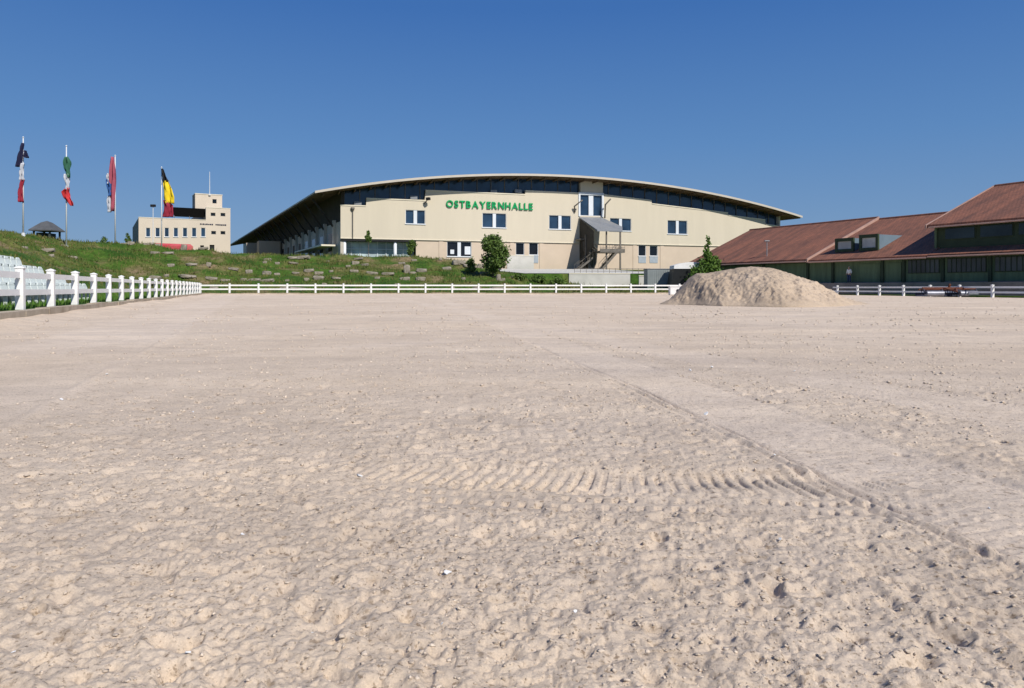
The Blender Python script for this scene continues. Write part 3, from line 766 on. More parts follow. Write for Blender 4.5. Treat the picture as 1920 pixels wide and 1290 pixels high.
# left flank, shaded by the overhanging roof
S = Frame((-26.2, 110.0), math.atan2(-SIDE.y, -SIDE.x))      # t < 0 runs away from the camera along the flank, o points outwards (left)
class FlankFrame:
    def __init__(s): s.c = Vector((-26.2, 110.0)); s.n = Vector((-SIDE.y, SIDE.x))
    def __call__(s, t, o, z): return Vector((s.c.x + SIDE.x * t + s.n.x * o, s.c.y + SIDE.y * t + s.n.y * o, z))
K = FlankFrame(); ztop = 10.9
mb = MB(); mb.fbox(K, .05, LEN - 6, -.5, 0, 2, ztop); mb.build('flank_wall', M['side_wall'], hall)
MB().fbox(K, .06, LEN - 6, -.6, -.1, ztop + .002, arc_z(0) - RT * .8).build('flank_clerestory_shade', M['side_dark'], hall)  # dark upper band, partly soffit shade painted onto the flank
for i in range(12):
    t = 3 + i * 7.0
    MB().fbox(K, t, t + .8, .003, .45, 2, ztop + .4).build('pilaster', M['side_wall'], hall)
    w = MB().fbox(K, t + 2.2, t + 5.6, .003, .09, 5.6, 9.6).build('window', M['side_wall'], hall)
    MB().fbox(K, t + 2.4, t + 5.4, .093, .12, 5.8, 9.4).build('pane', M['glass_dark'], w)
mb = MB()
for i in range(12):
    t = 3.4 + i * 7.0; mb.bar(K(t, .4, ztop - .6), K(t, 3.6, arc_z(-3.5) - .55), .22, .28)
mb.build('roof_strut', M['side_dark'], hall)
MB().fbox(K, 1.5, 26, .46, 2.6, 7.15, 7.4).build('flank_canopy', M['coping'], hall)
MB().fbox(K, 58, 62, .46, 5.0, 3, 11.2).build('flank_porch', M['pink'], hall)
MB().fbox(K, 84, 92, .46, 5.0, 3, 12.2).build('flank_porch', M['pink'], hall)
# right end and back
e0 = H(tR, 0, 0)
mb = MB(); mb.prism([H(tR, 0, 1.5), H(tR, 0, arc_z(tR) - .4), H(tR, 0, arc_z(tR) - .4) + Vector((SIDE.x * (LEN - 6), SIDE.y * (LEN - 6), 0)), H(tR, 0, 1.5) + Vector((SIDE.x * (LEN - 6), SIDE.y * (LEN - 6), 0))], (-.3 * H.u.x, -.3 * H.u.y, 0))
mb.build('end_wall', M['cream'], hall)
mb = MB(); bo = Vector((SIDE.x * (LEN - 6), SIDE.y * (LEN - 6), 0))
mb.prism([H(.5, 0, 1.5) + bo] + [H(t, 0, arc_z(t) - RT * .6) + bo for t in np.linspace(.5, tR - .5, 20)] + [H(tR - .5, 0, 1.5) + bo], (SIDE.x * .3, SIDE.y * .3, 0))
mb.build('back_wall', M['cream'], hall)
# rain pipe with funnel
t = H.hit(661, 400)[0]; zt = H.hit(661, 388)[1]
mb = MB(); mb.tube([H(t, .27, zs + .05), H(t, .27, zt - .7)], .07, 8); mb.tube([H(t, .27, zt - .72), H(t, .27, zt - .35)], .08, 8, .30); mb.tube([H(t, .27, zt - .35), H(t, .27, zt - .1)], .30, 8)
mb.build('rain_pipe', M['steel'], hall)
# small vents at the foot of the glazing
for px, py in ((926, 361), (972, 360), (776, 372), (671, 383)):
    t, z = H.hit(px, py, .1); MB().fbox(H, t - .55, t + .55, -.45, .14, z - .1, z + .42).build('roof_vent', M['sheet'], hall)

# floodlight on the facade
t, z = H.hit(801, 373, .8)
fl = thing('floodlight', 'small dark floodlight on an arm left of the green lettering', 'floodlight', H(t, .13, z))
MB().bar(H(t - .35, .13, z - .75), H(t + .1, .85, z - .05), .10, .10).build('arm', M['steel'], fl)
MB().bar(H(t - .1, .75, z), H(t + .35, 1.15, z + .02), .5, .42).build('lamp_housing', M['dark'], fl, bevel=.03)

# green lettering
sign_txt = 'OSTBAYERNHALLE'
tA, tB = H.hit(836, 380)[0], H.hit(998, 386)[0]
zA = H.hit(840, 388.5)[1]; hL = H.hit(916, 376)[1] - H.hit(916, 391)[1]
sg = thing('building_sign', 'row of big green capital letters fixed to the cream facade', 'sign', H(tA, .13, zA))
Mrot = Matrix(((H.u.x, 0, H.n.x), (H.u.y, 0, H.n.y), (0, 1, 0)))
adv = []; letters = []
for ch in sign_txt:
    cu = bpy.data.curves.new('letter', 'FONT'); cu.body = ch; cu.size = 1.0; cu.extrude = .045; cu.offset = .022; cu.resolution_u = 4
    tmp = bpy.data.objects.new('letter', cu); C.objects.link(tmp)
    dg = bpy.context.evaluated_depsgraph_get(); me = bpy.data.meshes.new_from_object(tmp.evaluated_get(dg))
    C.objects.unlink(tmp); bpy.data.objects.remove(tmp); bpy.data.curves.remove(cu)
    xs = [v.co.x for v in me.vertices]; adv.append((min(xs), max(xs))); letters.append(me)
gap = .13; tot = sum(b - a for a, b in adv) + gap * (len(adv) - 1)
sxk = (tB - tA) / tot; syk = hL * .86 / .72; cur = 0
for me, (a, b) in zip(letters, adv):
    for v in me.vertices:
        x, y, z = v.co; v.co = Mrot @ Vector(((x - a) * sxk, y * syk, z * 2.2 + .12))
    me.materials.clear(); me.materials.append(M['sign_green']); me.name = 'letter'
    o = bpy.data.objects.new('letter', me); C.objects.link(o); o.parent = sg
    o.location = (H.u.x * cur * sxk, H.u.y * cur * sxk, -.012 * cur * sxk * 0)
    cur += b - a + gap

# ------------------------------------------------------------------ steel fire-escape stair in front of the stair window
zg = 3.55
st = thing('fire_escape_stair', 'weathered steel outside stair with a grey sheet canopy against the hall', 'staircase', H(H.hit(1128, 480, 3)[0], 3, zg))
def hp(px, py, o): t, z = H.hit(px, py, o); return H(t, o, z)
cb = [hp(1086, 407, .30), hp(1128, 407.5, .30), hp(1167, 425, 5.6), hp(1167, 432, 6.2), hp(1120, 431, 6.2)]
MB().prism(cb, (0, 0, -.22)).build('canopy', M['sheet'], st)
tc0 = H.hit(1086, 408, .3)[0] + .05
cheek = [H(tc0, .32, H.hit(1086, 409, .32)[1]), H(tc0, 6.1, H.hit(1120, 433.5, 6.1)[1]), H(tc0, 6.1, H.hit(1120, 462, 6.1)[1]), H(tc0, 4.2, H.hit(1108, 470, 4.2)[1]), H(tc0, 3.6, zg - .3), H(tc0, .32, zg - .3)]
MB().prism(cheek, (H.u.x * .06, H.u.y * .06, 0)).build('stair_shade_cladding', M['stair_shade'], st)  # sheet added for the dark, shaded mass below the canopy
def post(px, o, ytop, w=.2):
    t, z = H.hit(px, ytop, o)
    MB().fbox(H, t - w / 2, t + w / 2, o - w / 2, o + w / 2, zg - .6, z).build('post', M['steel'], st)
post(1137, 5.6, 433); post(1163, 6.0, 434, .22); post(1137, 3.2, 474, .18); post(1112, 3.0, 442, .22); post(1098, 3.0, 440, .2)
zl = H.hit(1145, 471, 5)[1]; tl0, tl1 = H.hit(1120, 470, 5)[0], H.hit(1166, 470, 5)[0]
MB().fbox(H, tl0, tl1, 2.8, 6.1, zl - .28, zl).build('landing', M['steel'], st)
mb = MB()
for zz_ in (.55, 1.1):
    mb.bar(H(tl0, 6.05, zl + zz_), H(tl1, 6.05, zl + zz_), .06, .06); mb.bar(H(tl1 - .05, 6.05, zl + zz_), H(tl1 - .05, 2.8, zl + zz_), .06, .06)
for k in range(9):
    t = tl0 + (tl1 - tl0) * k / 8; mb.bar(H(t, 6.05, zl), H(t, 6.05, zl + 1.1), .04, .04)
mb.fbox(H, tl0, tl1, 6.08, 6.12, zl - .1, zl + .35)
mb.build('railing', M['steel'], st)
def flight(a, b, across, n_, name='flight'):
    mb = MB(); a, b = Vector(a), Vector(b); ac = Vector(across)
    for s_ in (0, 1): mb.bar(a + ac * s_, b + ac * s_, .07, .32)
    for k in range(n_):
        c = a.lerp(b, (k + .5) / n_); d = (b - a); d.z = 0; d.normalize(); d = d * .15
        mb.hexa([c - d - Vector((0, 0, .03)), c + d - Vector((0, 0, .03)), c + d + ac - Vector((0, 0, .03)), c - d + ac - Vector((0, 0, .03)), c - d, c + d, c + d + ac, c - d + ac])
    for s_ in (0, 1):
        mb.bar(a + ac * s_ + Vector((0, 0, 1.0)), b + ac * s_ + Vector((0, 0, 1.0)), .06, .06)
        for k in range(4):
            c = a.lerp(b, k / 3) + ac * s_; mb.bar(c, c + Vector((0, 0, 1.0)), .04, .04)
    return mb.build(name, M['steel'], st)
u3 = Vector((H.u.x, H.u.y, 0)); n3 = Vector((H.n.x, H.n.y, 0))
zd = H.hit(1096, 449, .3)[1]; tdoor = H.hit(1092, 449, .4)[0]
flight(H(tdoor, .4, zd), H(tl0 - .3, 4.4, zl), n3 * 1.3, 10)
MB().fbox(H, tdoor - 1.2, tdoor + .1, .15, 2.4, zd - .2, zd).build('upper_landing', M['steel'], st)
flight(H(tl1 - 1.2, 4.9, zl), H(tl0 + .3, 4.9, zg + .1), n3 * 1.15, 13)
flight(H(tl0 - .4, 3.0, zl - 1.1), H(tl0 - 3.2, 3.0, zg), n3 * 1.1, 9)
MB().prism([hp(1093, 452, 2.2), hp(1117, 474, 2.2), hp(1117, 497, 2.2), hp(1109, 501, 2.2), hp(1094, 470, 2.2)], (n3.x * .05, n3.y * .05, 0)).build('mesh_screen', M['steel'], st)
for pts in ([(1078, 398, .25), (1077, 387, .6), (1092, 375, 1.6)], [(1134, 409, 1.0), (1135, 384, 1.0), (1145, 373, 1.8)]):
    MB().tube([hp(*p) for p in pts], .13, 8).build('bracket', M['steel'], st, smooth=True)

# ------------------------------------------------------------------ forecourt walls
def wall_pts(a, b, z0, z1, th, name, m, label):
    a, b = Vector(a), Vector(b); d = (b - a).normalized(); s_ = Vector((-d.y, d.x))
    mb = MB(); run_box(a, b, 0, th, z0, z1, mb, s_)
    cp = MB(); run_box(a - d * .03, b + d * .03, -.05, th + .05, z1 + .003, z1 + .10, cp, s_)
    o = thing(name, label, 'wall', (a.x, a.y, z0)); mb.build('wall_face', m, o); cp.build('wall_cap', M['coping'], o); return o
fp_, fq_ = np.meshgrid(np.linspace(37.5, 58, 42), np.linspace(-15.1, -40, 40), indexing='ij')
fx_, fy_ = xy(fp_, fq_); fz_ = terrain_z(fp_, fq_) + .05
fi = np.arange(42 * 40).reshape(42, 40)
o = np_mesh('forecourt', np.stack([fx_, fy_, fz_], -1).reshape(-1, 3), np.stack([fi[:-1, :-1], fi[:-1, 1:], fi[1:, 1:], fi[1:, :-1]], -1).reshape(-1, 4), M['concrete'], smooth=True); o['kind'] = 'structure'
wall_pts(xy(43.0, -14.9), xy(51.0, -14.9), .2, 2.5, .12, 'retaining_wall', M['concrete'], 'low white retaining wall above the far fence in front of the stair')
wall_pts(xy(51.4, -13.4), xy(54.4, -13.4), 0.1, 2.2, .12, 'retaining_wall', M['concrete'], 'short white wall section between the stair and the grey container')
a_, b_ = H(H.hit(951, 490, 3)[0], 3, 0), H(H.hit(1001, 490, 3)[0], 3, 0)
za_ = H.hit(975, 479.5, 3)[1]
wall_pts((a_.x, a_.y), (b_.x, b_.y), 2.0, za_, .25, 'ramp_wall', M['concrete'], 'light grey concrete ramp wall beside the round bush in front of the hall')
mb = MB()
p0_, p1_ = Vector(xy(44, -15.6)), Vector(xy(54, -15.6))
for k in range(14):
    c = p0_.lerp(p1_, k / 13); mb.bar((c.x, c.y, 2.5), (c.x, c.y, 3.25), .05, .05)
for zz_ in (2.85, 3.2): mb.bar((p0_.x, p0_.y, zz_), (p1_.x, p1_.y, zz_), .05, .05)
o = thing('metal_railing', 'dark metal railing on top of the white retaining wall', 'railing', (p0_.x, p0_.y, 2.5)); mb.build('railing_bars', M['steel'], o)

# ------------------------------------------------------------------ the stable on the right
E0 = Vector((22.9, 94.6)); su = Vector((.447, -.894)).normalized(); sw = Vector((.894, .447)).normalized(); ZG = 1.15
def F(t, w, h): return Vector((E0.x + su.x * t + sw.x * w, E0.y + su.y * t + sw.y * w, h + EYE))
stable = thing('stable_building', 'long dark green stable with red-brown tiled roofs at the right edge', 'stable', (E0.x, E0.y, ZG))
def roof_slope(prof, t0, t1, th, m, name, parent):
    mb = MB(); pts = [F(t0, w, h) for w, h in prof] + [F(t0, w, h - th) for w, h in reversed(prof)]
    mb.prism(pts, (su.x * (t1 - t0), su.y * (t1 - t0), 0)); return mb.build(name, m, parent)
T1, T2, T3 = 19.46, 32.4, 76.0
RW = 11.5
r1 = roof_slope([(-.05, 3.10), (RW, 8.05), (2 * RW, 3.1)], -.3, T1, .22, M['tile'], 'roof', stable)
r2 = roof_slope([(.05, 2.98), (RW, 7.86), (2 * RW, 3.0)], T1 + .01, T2 + .5, .22, M['tile'], 'roof', stable)
lo = roof_slope([(.0, 3.00), (1.9, 3.68)], T2 + .51, T3, .18, M['tile'], 'roof', stable)
r3 = roof_slope([(1.0, 5.80), (RW, 10.05), (2 * RW - 1, 5.8)], T2 - .2, T3, .24, M['tile'], 'roof', stable)
bb = MB(); bb.prism([F(T1 + .005, -.1, 3.13), F(T1 + .005, RW, 8.16), F(T1 + .005, RW, 7.75), F(T1 + .005, -.1, 2.72)], (su.x * .16, su.y * .16, 0)); bb.build('barge_board', M['barge'], r1)
bb = MB(); bb.prism([F(T2 - .36, .9, 5.80), F(T2 - .36, RW, 10.12), F(T2 - .36, RW, 9.75), F(T2 - .36, .9, 5.45)], (su.x * .14, su.y * .14, 0)); bb.build('barge_board', M['barge'], r3)
for rf, t0, t1, h_ in ((r1, -.3, T1, 8.05), (r2, T1 + .2, T2 + .5, 7.86), (r3, T2 - .2, T3, 10.05)):
    MB().tube([F(t0, RW, h_), F(t1, RW, h_)], .14, 8).build('ridge_cap', M['tile'], rf)
for rf, t0, t1, w_, h_ in ((r1, -.2, T1, -.12, 2.84), (r2, T1 + .2, T2 + .4, -.02, 2.74), (lo, T2 + .55, T3, -.08, 2.80), (r3, T2, T3, .93, 5.54)):
    MB().tube([F(t0, w_, h_), F(t1, w_, h_)], .075, 8).build('gutter', M['barge'], rf)
zgh = ZG - EYE
def side_wall_poly(t, prof, m, name):
    MB().prism([F(t, w, h) for w, h in prof], (su.x * .2, su.y * .2, 0)).build(name, m, stable)
mb = MB(); mb.fbox(lambda t, w, h: F(t, w, h), 0, T3, .75, .95, zgh - 1, 3.05); mb.build('front_wall', M['green_wall'], stable)
side_wall_poly(0, [(.96, zgh - 1), (.96, 3.2), (RW, 7.7), (2 * RW - .8, 3.1), (2 * RW - .8, zgh - 1)], M['green_wall'], 'gable_wall')
side_wall_poly(T2 + .1, [(1.6, 3.4), (1.6, 5.7), (RW, 9.7), (2 * RW - 1.6, 5.7), (2 * RW - 1.6, 3.4)], M['green_wall'], 'gable_wall')
side_wall_poly(T3 - .3, [(.96, zgh - 1), (.96, 3.2), (1.8, 5.7), (RW, 9.7), (2 * RW - .8, 5.2), (2 * RW - .8, zgh - 1)], M['green_wall'], 'gable_wall')
mb = MB(); mb.fbox(F, 0, T3, 2 * RW - .95, 2 * RW - .75, zgh - 1, 3.3); mb.build('back_wall', M['green_wall'], stable)
# clerestory of the tall section
cw = MB().fbox(F, T2 + .35, T3 - .4, 1.75, 1.95, 3.5, 5.75).build('clerestory_wall', M['green_post'], stable)
for k in range(12):
    t = T2 + 1.0 + k * 3.1
    w_ = MB().fbox(F, t, t + 2.75, 1.69, 1.747, 4.35, 5.45).build('clerestory_window', M['green_post'], stable)
    MB().fbox(F, t + .08, t + 2.67, 1.65, 1.687, 4.43, 5.37).build('pane', M['black_glass'], w_)
# posts and windows of the front
def t_at(px, w): 
    a = (px - CX) / FPX
    # intersect the ray with the line at depth w
    o_ = Vector((E0.x + sw.x * w, E0.y + sw.y * w)); den_ = su.x - a * su.y
    return (a * o_.y - o_.x) / den_
for px in (1432, 1515, 1562, 1655, 1695, 1768, 1857, 1960, 2080, 2250):
    t = t_at(px, .7); MB().fbox(F, t - .14, t + .14, .58, .747, zgh - .9, 2.95).build('wall_post', M['green_post'], stable)
for a_px, b_px in ((1702, 1762), (1776, 1850), (1865, 1952), (1972, 2070), (2092, 2240)):
    t0, t1 = t_at(a_px, .7), t_at(b_px, .7)
    w_ = MB().fbox(F, t0, t1, .69, .747, 1.35, 2.65).build('stable_window', M['green_post'], stable)
    MB().fbox(F, t0 + .08, t1 - .08, .655, .687, 1.43, 2.57).build('pane', M['green_glass'], w_)
    mb = MB(); nb = max(4, int((t1 - t0) / .42))
    for k in range(1, nb): 
        t = t0 + (t1 - t0) * k / nb; mb.fbox(F, t - .025, t + .025, .61, .653, 1.4, 2.6)
    mb.build('window_bars', M['green_post'], w_)
for a_px, b_px in ((1610, 1650), (1662, 1690)):
    t0, t1 = t_at(a_px, .7), t_at(b_px, .7)
    MB().fbox(F, t0, t1, .68, .747, zgh, 2.4).build('sliding_door', M['green_wall'], stable)
MB().fbox(F, 0, T3, .70, .747, 2.70, 2.95).build('eave_beam', M['green_post'], stable)
MB().fbox(F, 0, T3, .66, .747, zgh - 1, zgh + .14).build('plinth', M['dark_concrete'], stable)
# two box dormers
def rh(w): return 2.98 + (7.86 - 2.98) / (RW - .05) * (w - .05)
for k, (t0, t1, hh) in enumerate(((21.6, 23.75, 5.15), (24.5, 26.55, 5.35))):
    wf = 2.0; wb = .05 + (hh - 2.98) * (RW - .05) / 4.88
    d_ = MB().prism([F(t0, wf, rh(wf) - .3), F(t0, wf, hh), F(t0, wb + .2, hh), F(t0, wb, rh(wb) - .3)], (su.x * (t1 - t0), su.y * (t1 - t0), 0)).build('dormer', M['dormer_sheet'], stable)
    fr_ = MB()
    for (a, b, c, d) in ((t0 - .05, t1 + .05, hh - .28, hh + .06), (t0 - .05, t1 + .05, rh(wf) - .05, rh(wf) + .25), (t0 - .05, t0 + .22, rh(wf) + .25, hh - .28), (t1 - .22, t1 + .05, rh(wf) + .25, hh - .28)):
        fr_.fbox(F, a, b, wf - .22, wf - .003, c, d)
    fr_.build('dormer_frame', M['green_post'], d_)
    MB().fbox(F, t0 + .2, t1 - .2, wf - .09, wf - .006, rh(wf) + .22, hh - .25).build('pane', M['dormer_pane'], d_)
# terrace the stable stands on
tw_ = thing('terrace_wall', 'dark concrete terrace edge that the green stable stands on', 'wall', (*F(0, -.9, 0).xy, 0))
MB().fbox(F, -14, T3 + 6, -.95, -.75, -1.2, zgh + .05).build('wall_face', M['dark_concrete'], tw_)
tp = MB(); tp.fbox(F, -14, T3 + 6, -.745, 26, -1.2, zgh); o = tp.build('pavement', M['paving']); o['kind'] = 'structure'
kb2 = MB(); d2 = (rb - ra); d2 = Vector((d2.x, d2.y)).normalized(); n2_ = Vector((d2.y, -d2.x)) * -1
run_box(Vector((ra.x, ra.y)) - d2 * 2, Vector((rb.x, rb.y)) + d2 * 14, .15, 3.2, -.1, .10, kb2, Vector((-d2.y, d2.x)))
o = kb2.build('verge', M['grass']); o['kind'] = 'structure'

# ------------------------------------------------------------------ sand mound
my = 31.0
prof_px = [(1234, 572), (1258, 560), (1280, 542), (1297, 524), (1310, 513.5), (1340, 509.5), (1368, 504.5), (1400, 500), (1440, 503.5), (1468, 510), (1496, 519), (1528, 532.5), (1562, 548.5), (1598, 562.5), (1640, 572)]
px_ = np.array([(p[0] - CX) / FPX * my for p in prof_px]); pz_ = np.array([max(0, EYE + (HY - p[1]) / FPX * my) for p in prof_px])
gx = np.linspace(px_[0] - .3, px_[-1] + .6, 320); gy = np.linspace(my - 5.4, my + 5.4, 300)
GX, GY = np.meshgrid(gx, gy, indexing='ij')
zp = np.interp(GX, px_, pz_, left=0, right=0)
hd = .45 + 4.1 * np.clip(zp / 1.6, 0, 1) ** .9
vq = (GY - my + .5 * vnoise(GX * .5, GX * 0, 81)) / hd
gv = np.clip(1 - np.abs(vq) ** 1.5, 0, 1)
MZ = zp * gv
am = np.clip(MZ / .35, 0, 1)
MZ = MZ + am * (.035 * vnoise(GX * 1.1 - GY * .5, GY * .55, 82) + .055 * vnoise(GX * 2.6 - GY * .8, GY * .8, 83) + .06 * vnoise(GX * 5 - GY * 1.2, GY * 2.0, 84) + .045 * vnoise(GX * 9, GY * 8, 85) + .03 * vnoise(GX * 17, GY * 15, 86)) * (1 - .75 * np.exp(-((vq) / .25) ** 2)) 
MZ = np.where(zp * gv <= .012, -.15, MZ)
ni, nj = GX.shape; idx = np.arange(ni * nj).reshape(ni, nj)
quads = np.stack([idx[:-1, :-1], idx[1:, :-1], idx[1:, 1:], idx[:-1, 1:]], -1).reshape(-1, 4)
mo = np.array([(px_[0] + px_[-1]) / 2, my, 0])
mound = np_mesh('sand_mound', np.stack([GX, GY, MZ], -1).reshape(-1, 3) - mo, quads, M['mound'], smooth=True); mound.location = mo
tag(mound, 'big heap of loose brownish sand dumped on the arena at the right', 'sand pile')

# ------------------------------------------------------------------ foliage
def leaf_cloud(centres, radii, n_, size, seed, squash=1.0):
    r = np.random.default_rng(seed); cs = np.array(centres); rd = np.array(radii)
    pick = r.choice(len(cs), n_, p=(rd ** 2) / (rd ** 2).sum())
    d = r.normal(size=(n_, 3)); d /= np.linalg.norm(d, axis=1, keepdims=True)
    rad = rd[pick] * (r.random(n_) ** .45) * np.where(r.random(n_) < .14, 1.45, 1.0)
    c = cs[pick] + d * rad[:, None] * np.array([1, 1, squash])
    a = r.normal(size=(n_, 3)); a /= np.linalg.norm(a, axis=1, keepdims=True)
    b = np.cross(a, r.normal(size=(n_, 3))); b /= np.linalg.norm(b, axis=1, keepdims=True)
    s = size * r.uniform(.6, 1.4, n_)[:, None]
    v = np.stack([c - a * s, c + b * s * .55, c + a * s, c - b * s * .55], 1)
    return v.reshape(-1, 3), np.arange(n_ * 4).reshape(-1, 4)
def plant(name, label, cat, loc, centres, radii, n_, size, seed, leaf, trunk_h, trunk_r, limbs=5, group=None, top=None):
    t = thing(name, label, cat, loc, group)
    v, f = leaf_cloud(centres, radii, n_, size, seed)
    np_mesh('crown', v, f, M[leaf], t)
    r = random.Random(seed); mb = MB()
    top = top or trunk_h
    mb.tube([(0, 0, -.2), (trunk_r * .4, 0, top * .4), (-trunk_r * .3, trunk_r * .3, top * .75), (0, 0, top)], trunk_r, 8, trunk_r * .25)
    for k in range(limbs):
        c = centres[r.randrange(len(centres))]; z = r.uniform(.35, .8) * trunk_h
        mb.tube([(0, 0, z), (c[0] * .5, c[1] * .5, (z + c[2]) / 2 + .1), (c[0], c[1], c[2])], trunk_r * .45, 6, trunk_r * .12)
    mb.build('trunk', M['bark'], t, local=True)
    return t
def place(px, Y, z=None):
    x = (px - CX) / FPX * Y; return Vector((x, Y, tz(x, Y) if z is None else z))
def blob_set(seed, n_, fx, zlo, zhi, rad):
    r = random.Random(seed); cs = []; rs = []
    for k in range(n_):
        z = zlo + (zhi - zlo) * (k + r.random()) / n_; w = fx((z - zlo) / (zhi - zlo)); a = r.uniform(0, 6.28)
        d = w * math.sqrt(r.random()); cs.append((math.cos(a) * d, math.sin(a) * d, z)); rs.append(rad * r.uniform(.7, 1.25) * (.55 + .45 * w))
    return cs, rs
b0 = place(924, 85); ztop_ = EYE + (HY - 439) / FPX * 85 - b0.z; zbt = EYE + (HY - 511) / FPX * 85 - b0.z
cs, rs = blob_set(3, 34, lambda u: 1.25 * (math.sin(math.pi * min(1, u * .82 + .12)) ** .6), max(.3, zbt + .4), ztop_ - .35, .68)
plant('round_tree', 'dark green rounded bushy tree standing before the cream hall', 'tree', b0, cs, rs, 6500, .15, 3, 'leaf', ztop_ * .75, .11)
b0 = place(1327, 82, .1); 
zt_ = EYE + (HY - 441) / FPX * 82 - .1
cs, rs = blob_set(4, 30, lambda u: 1.9 * (1 - u) ** .8 + .12, 1.2, 4.6, .62)
for k in range(7): cs.append((rnd.uniform(-.15, .15), rnd.uniform(-.15, .15), 4.4 + (zt_ - 4.6) * k / 6)); rs.append(.34 - .02 * k)
plant('young_tree', 'young green tree with a slim pointed leader behind the sand heap', 'tree', b0, cs, rs, 5200, .16, 4, 'leaf_light', 4.4, .10, top=zt_ - .3)
for px, Y, y0, y1, lab in ((691, 101, 434, 474, 'thin sapling with a small dark crown left before the glazed hall corner'), (773, 101, 449, 484, 'leafy sapling at the right end of the glazed hall corner')):
    b0 = place(px, Y); z1_ = EYE + (HY - y0) / FPX * Y - b0.z
    wide = .75 if px > 700 else .42
    cs, rs = blob_set(px, 9, lambda u: wide * (1 - .5 * u), z1_ * (.35 if px > 700 else .62), z1_ - .1, .42 if px > 700 else .33)
    plant('sapling', lab, 'tree', b0, cs, rs, 650, .14, px, 'leaf', z1_ * .7, .04, 3, 'saplings in front of the hall')
for px, Y, y0, w, lab in ((882, 88, 485, .7, 'dark leaf clump standing in for a shaded recess left of the round bushy tree'), (196, 120, 444, 1.4, 'dark shrub top behind the crest between two flagpoles'), (237, 128, 437, 1.0, 'dark small shrub beside the pale office block'), (1010, 86, 519, 1.2, 'green low shrub on the slope right of the round tree'), (1045, 86, 521, 1.1, 'low green shrub farther right on the slope below the stair'), (975, 86, 515, .8, 'small leafy shrub at the foot of the grey ramp wall')):  # first entry is a leaf clump added for a recess's shade
    b0 = place(px, Y); z1_ = max(.6, EYE + (HY - y0) / FPX * Y - b0.z)
    cs, rs = blob_set(px + 1, 10, lambda u: w * math.sqrt(max(.05, 1 - u * .8)), .15, z1_ - .15, .45)
    plant('shrub', lab, 'shrub', b0, cs, rs, 900, .13, px, 'leaf', z1_ * .6, .04, 3, 'low shrubs on the bank')

# grass tufts on the bank and along the fences
def blades(x, y, z, h, w, seed, name, m, label):
    r = np.random.default_rng(seed); n_ = len(x); th = r.uniform(0, math.pi, n_)
    dx, dy = np.cos(th) * w, np.sin(th) * w; lx, ly = r.normal(size=n_) * h * .35, r.normal(size=n_) * h * .35
    v = np.stack([np.stack([x - dx, y - dy, z - .05], -1), np.stack([x + dx, y + dy, z - .05], -1), np.stack([x + lx, y + ly, z + h], -1)], 1).reshape(-1, 3)
    o = np_mesh(name, v, np.arange(n_ * 3).reshape(-1, 3), m); o['kind'] = 'stuff'; tag(o, label, 'grass'); return o
n = 95000
p_ = rng.uniform(-40, 52, n); q_ = np.concatenate([-rng.uniform(.3, 26, n // 2), rng.uniform(-26, 62, n - n // 2)])
ok = (np.maximum(-p_, -q_) > .25) & (np.maximum(-p_, -q_) < 28) & ~((p_ > 37) & (q_ < -14.8)) & ~((p_ > -6.5) & (q_ > 38))
cl_ = vnoise(p_ * .55, q_ * .55, 91) + .5 * vnoise(p_ * 2, q_ * 2, 92)
ok &= cl_ > rng.uniform(-.9, .5, n)
p_, q_ = p_[ok], q_[ok]; x_, y_ = xy(p_, q_); z_ = terrain_z(p_, q_)
hh = (.10 + .32 * rng.random(len(p_)) ** 2) * (1 + .5 * vnoise(p_ * .4, q_ * .4, 93)) * np.where(np.maximum(-p_, -q_) < 3, .55, 1)
blades(x_, y_, z_, hh, .035 + .05 * rng.random(len(p_)), 5, 'bank_grass', M['blade'], 'tufts of dry and green grass covering the terraced bank')
n = 26000
p_ = -rng.uniform(.15, 5, n); q_ = rng.uniform(0, 62, n); x_, y_ = xy(p_, q_); z_ = terrain_z(p_, q_)
blades(x_, y_, z_, .05 + .12 * rng.random(n), .012 + .02 * rng.random(n), 6, 'verge_grass', M['blade_fresh'], 'fresh green grass strip under the left white fence')

# pale boulders set in rows on the bank
def boulder_mesh(seed):
    bm = bmesh.new(); bmesh.ops.create_icosphere(bm, subdivisions=3, radius=1); r = random.Random(seed)
    o_ = r.uniform(0, 50); co = np.array([v.co[:] for v in bm.verts])
    d = 1 + .24 * vnoise(co[:, 0] * 1.4 + o_, co[:, 1] * 1.4 + co[:, 2] * 2.1, seed) + .12 * vnoise(co[:, 0] * 3.3 + o_, co[:, 2] * 3.3 - co[:, 1], seed + 1)
    for v, k in zip(bm.verts, d):
        v.co *= k
        for ax in range(3): v.co[ax] = max(-.78, min(.78, v.co[ax]))
    me = bpy.data.meshes.new('boulder'); bm.to_mesh(me); bm.free(); me.materials.append(M['stone']); return me
bms = [boulder_mesh(k) for k in range(6)]
def boulder(x, y, z, sx, sy, sz, lab, grp, rz):
    o = bpy.data.objects.new('boulder', bms[rnd.randrange(6)]); C.objects.link(o)
    o.location = (x, y, z); o.scale = (sx, sy, sz); o.rotation_euler = (rnd.uniform(-.12, .12), rnd.uniform(-.12, .12), rz)
    tag(o, lab, 'boulder', grp)
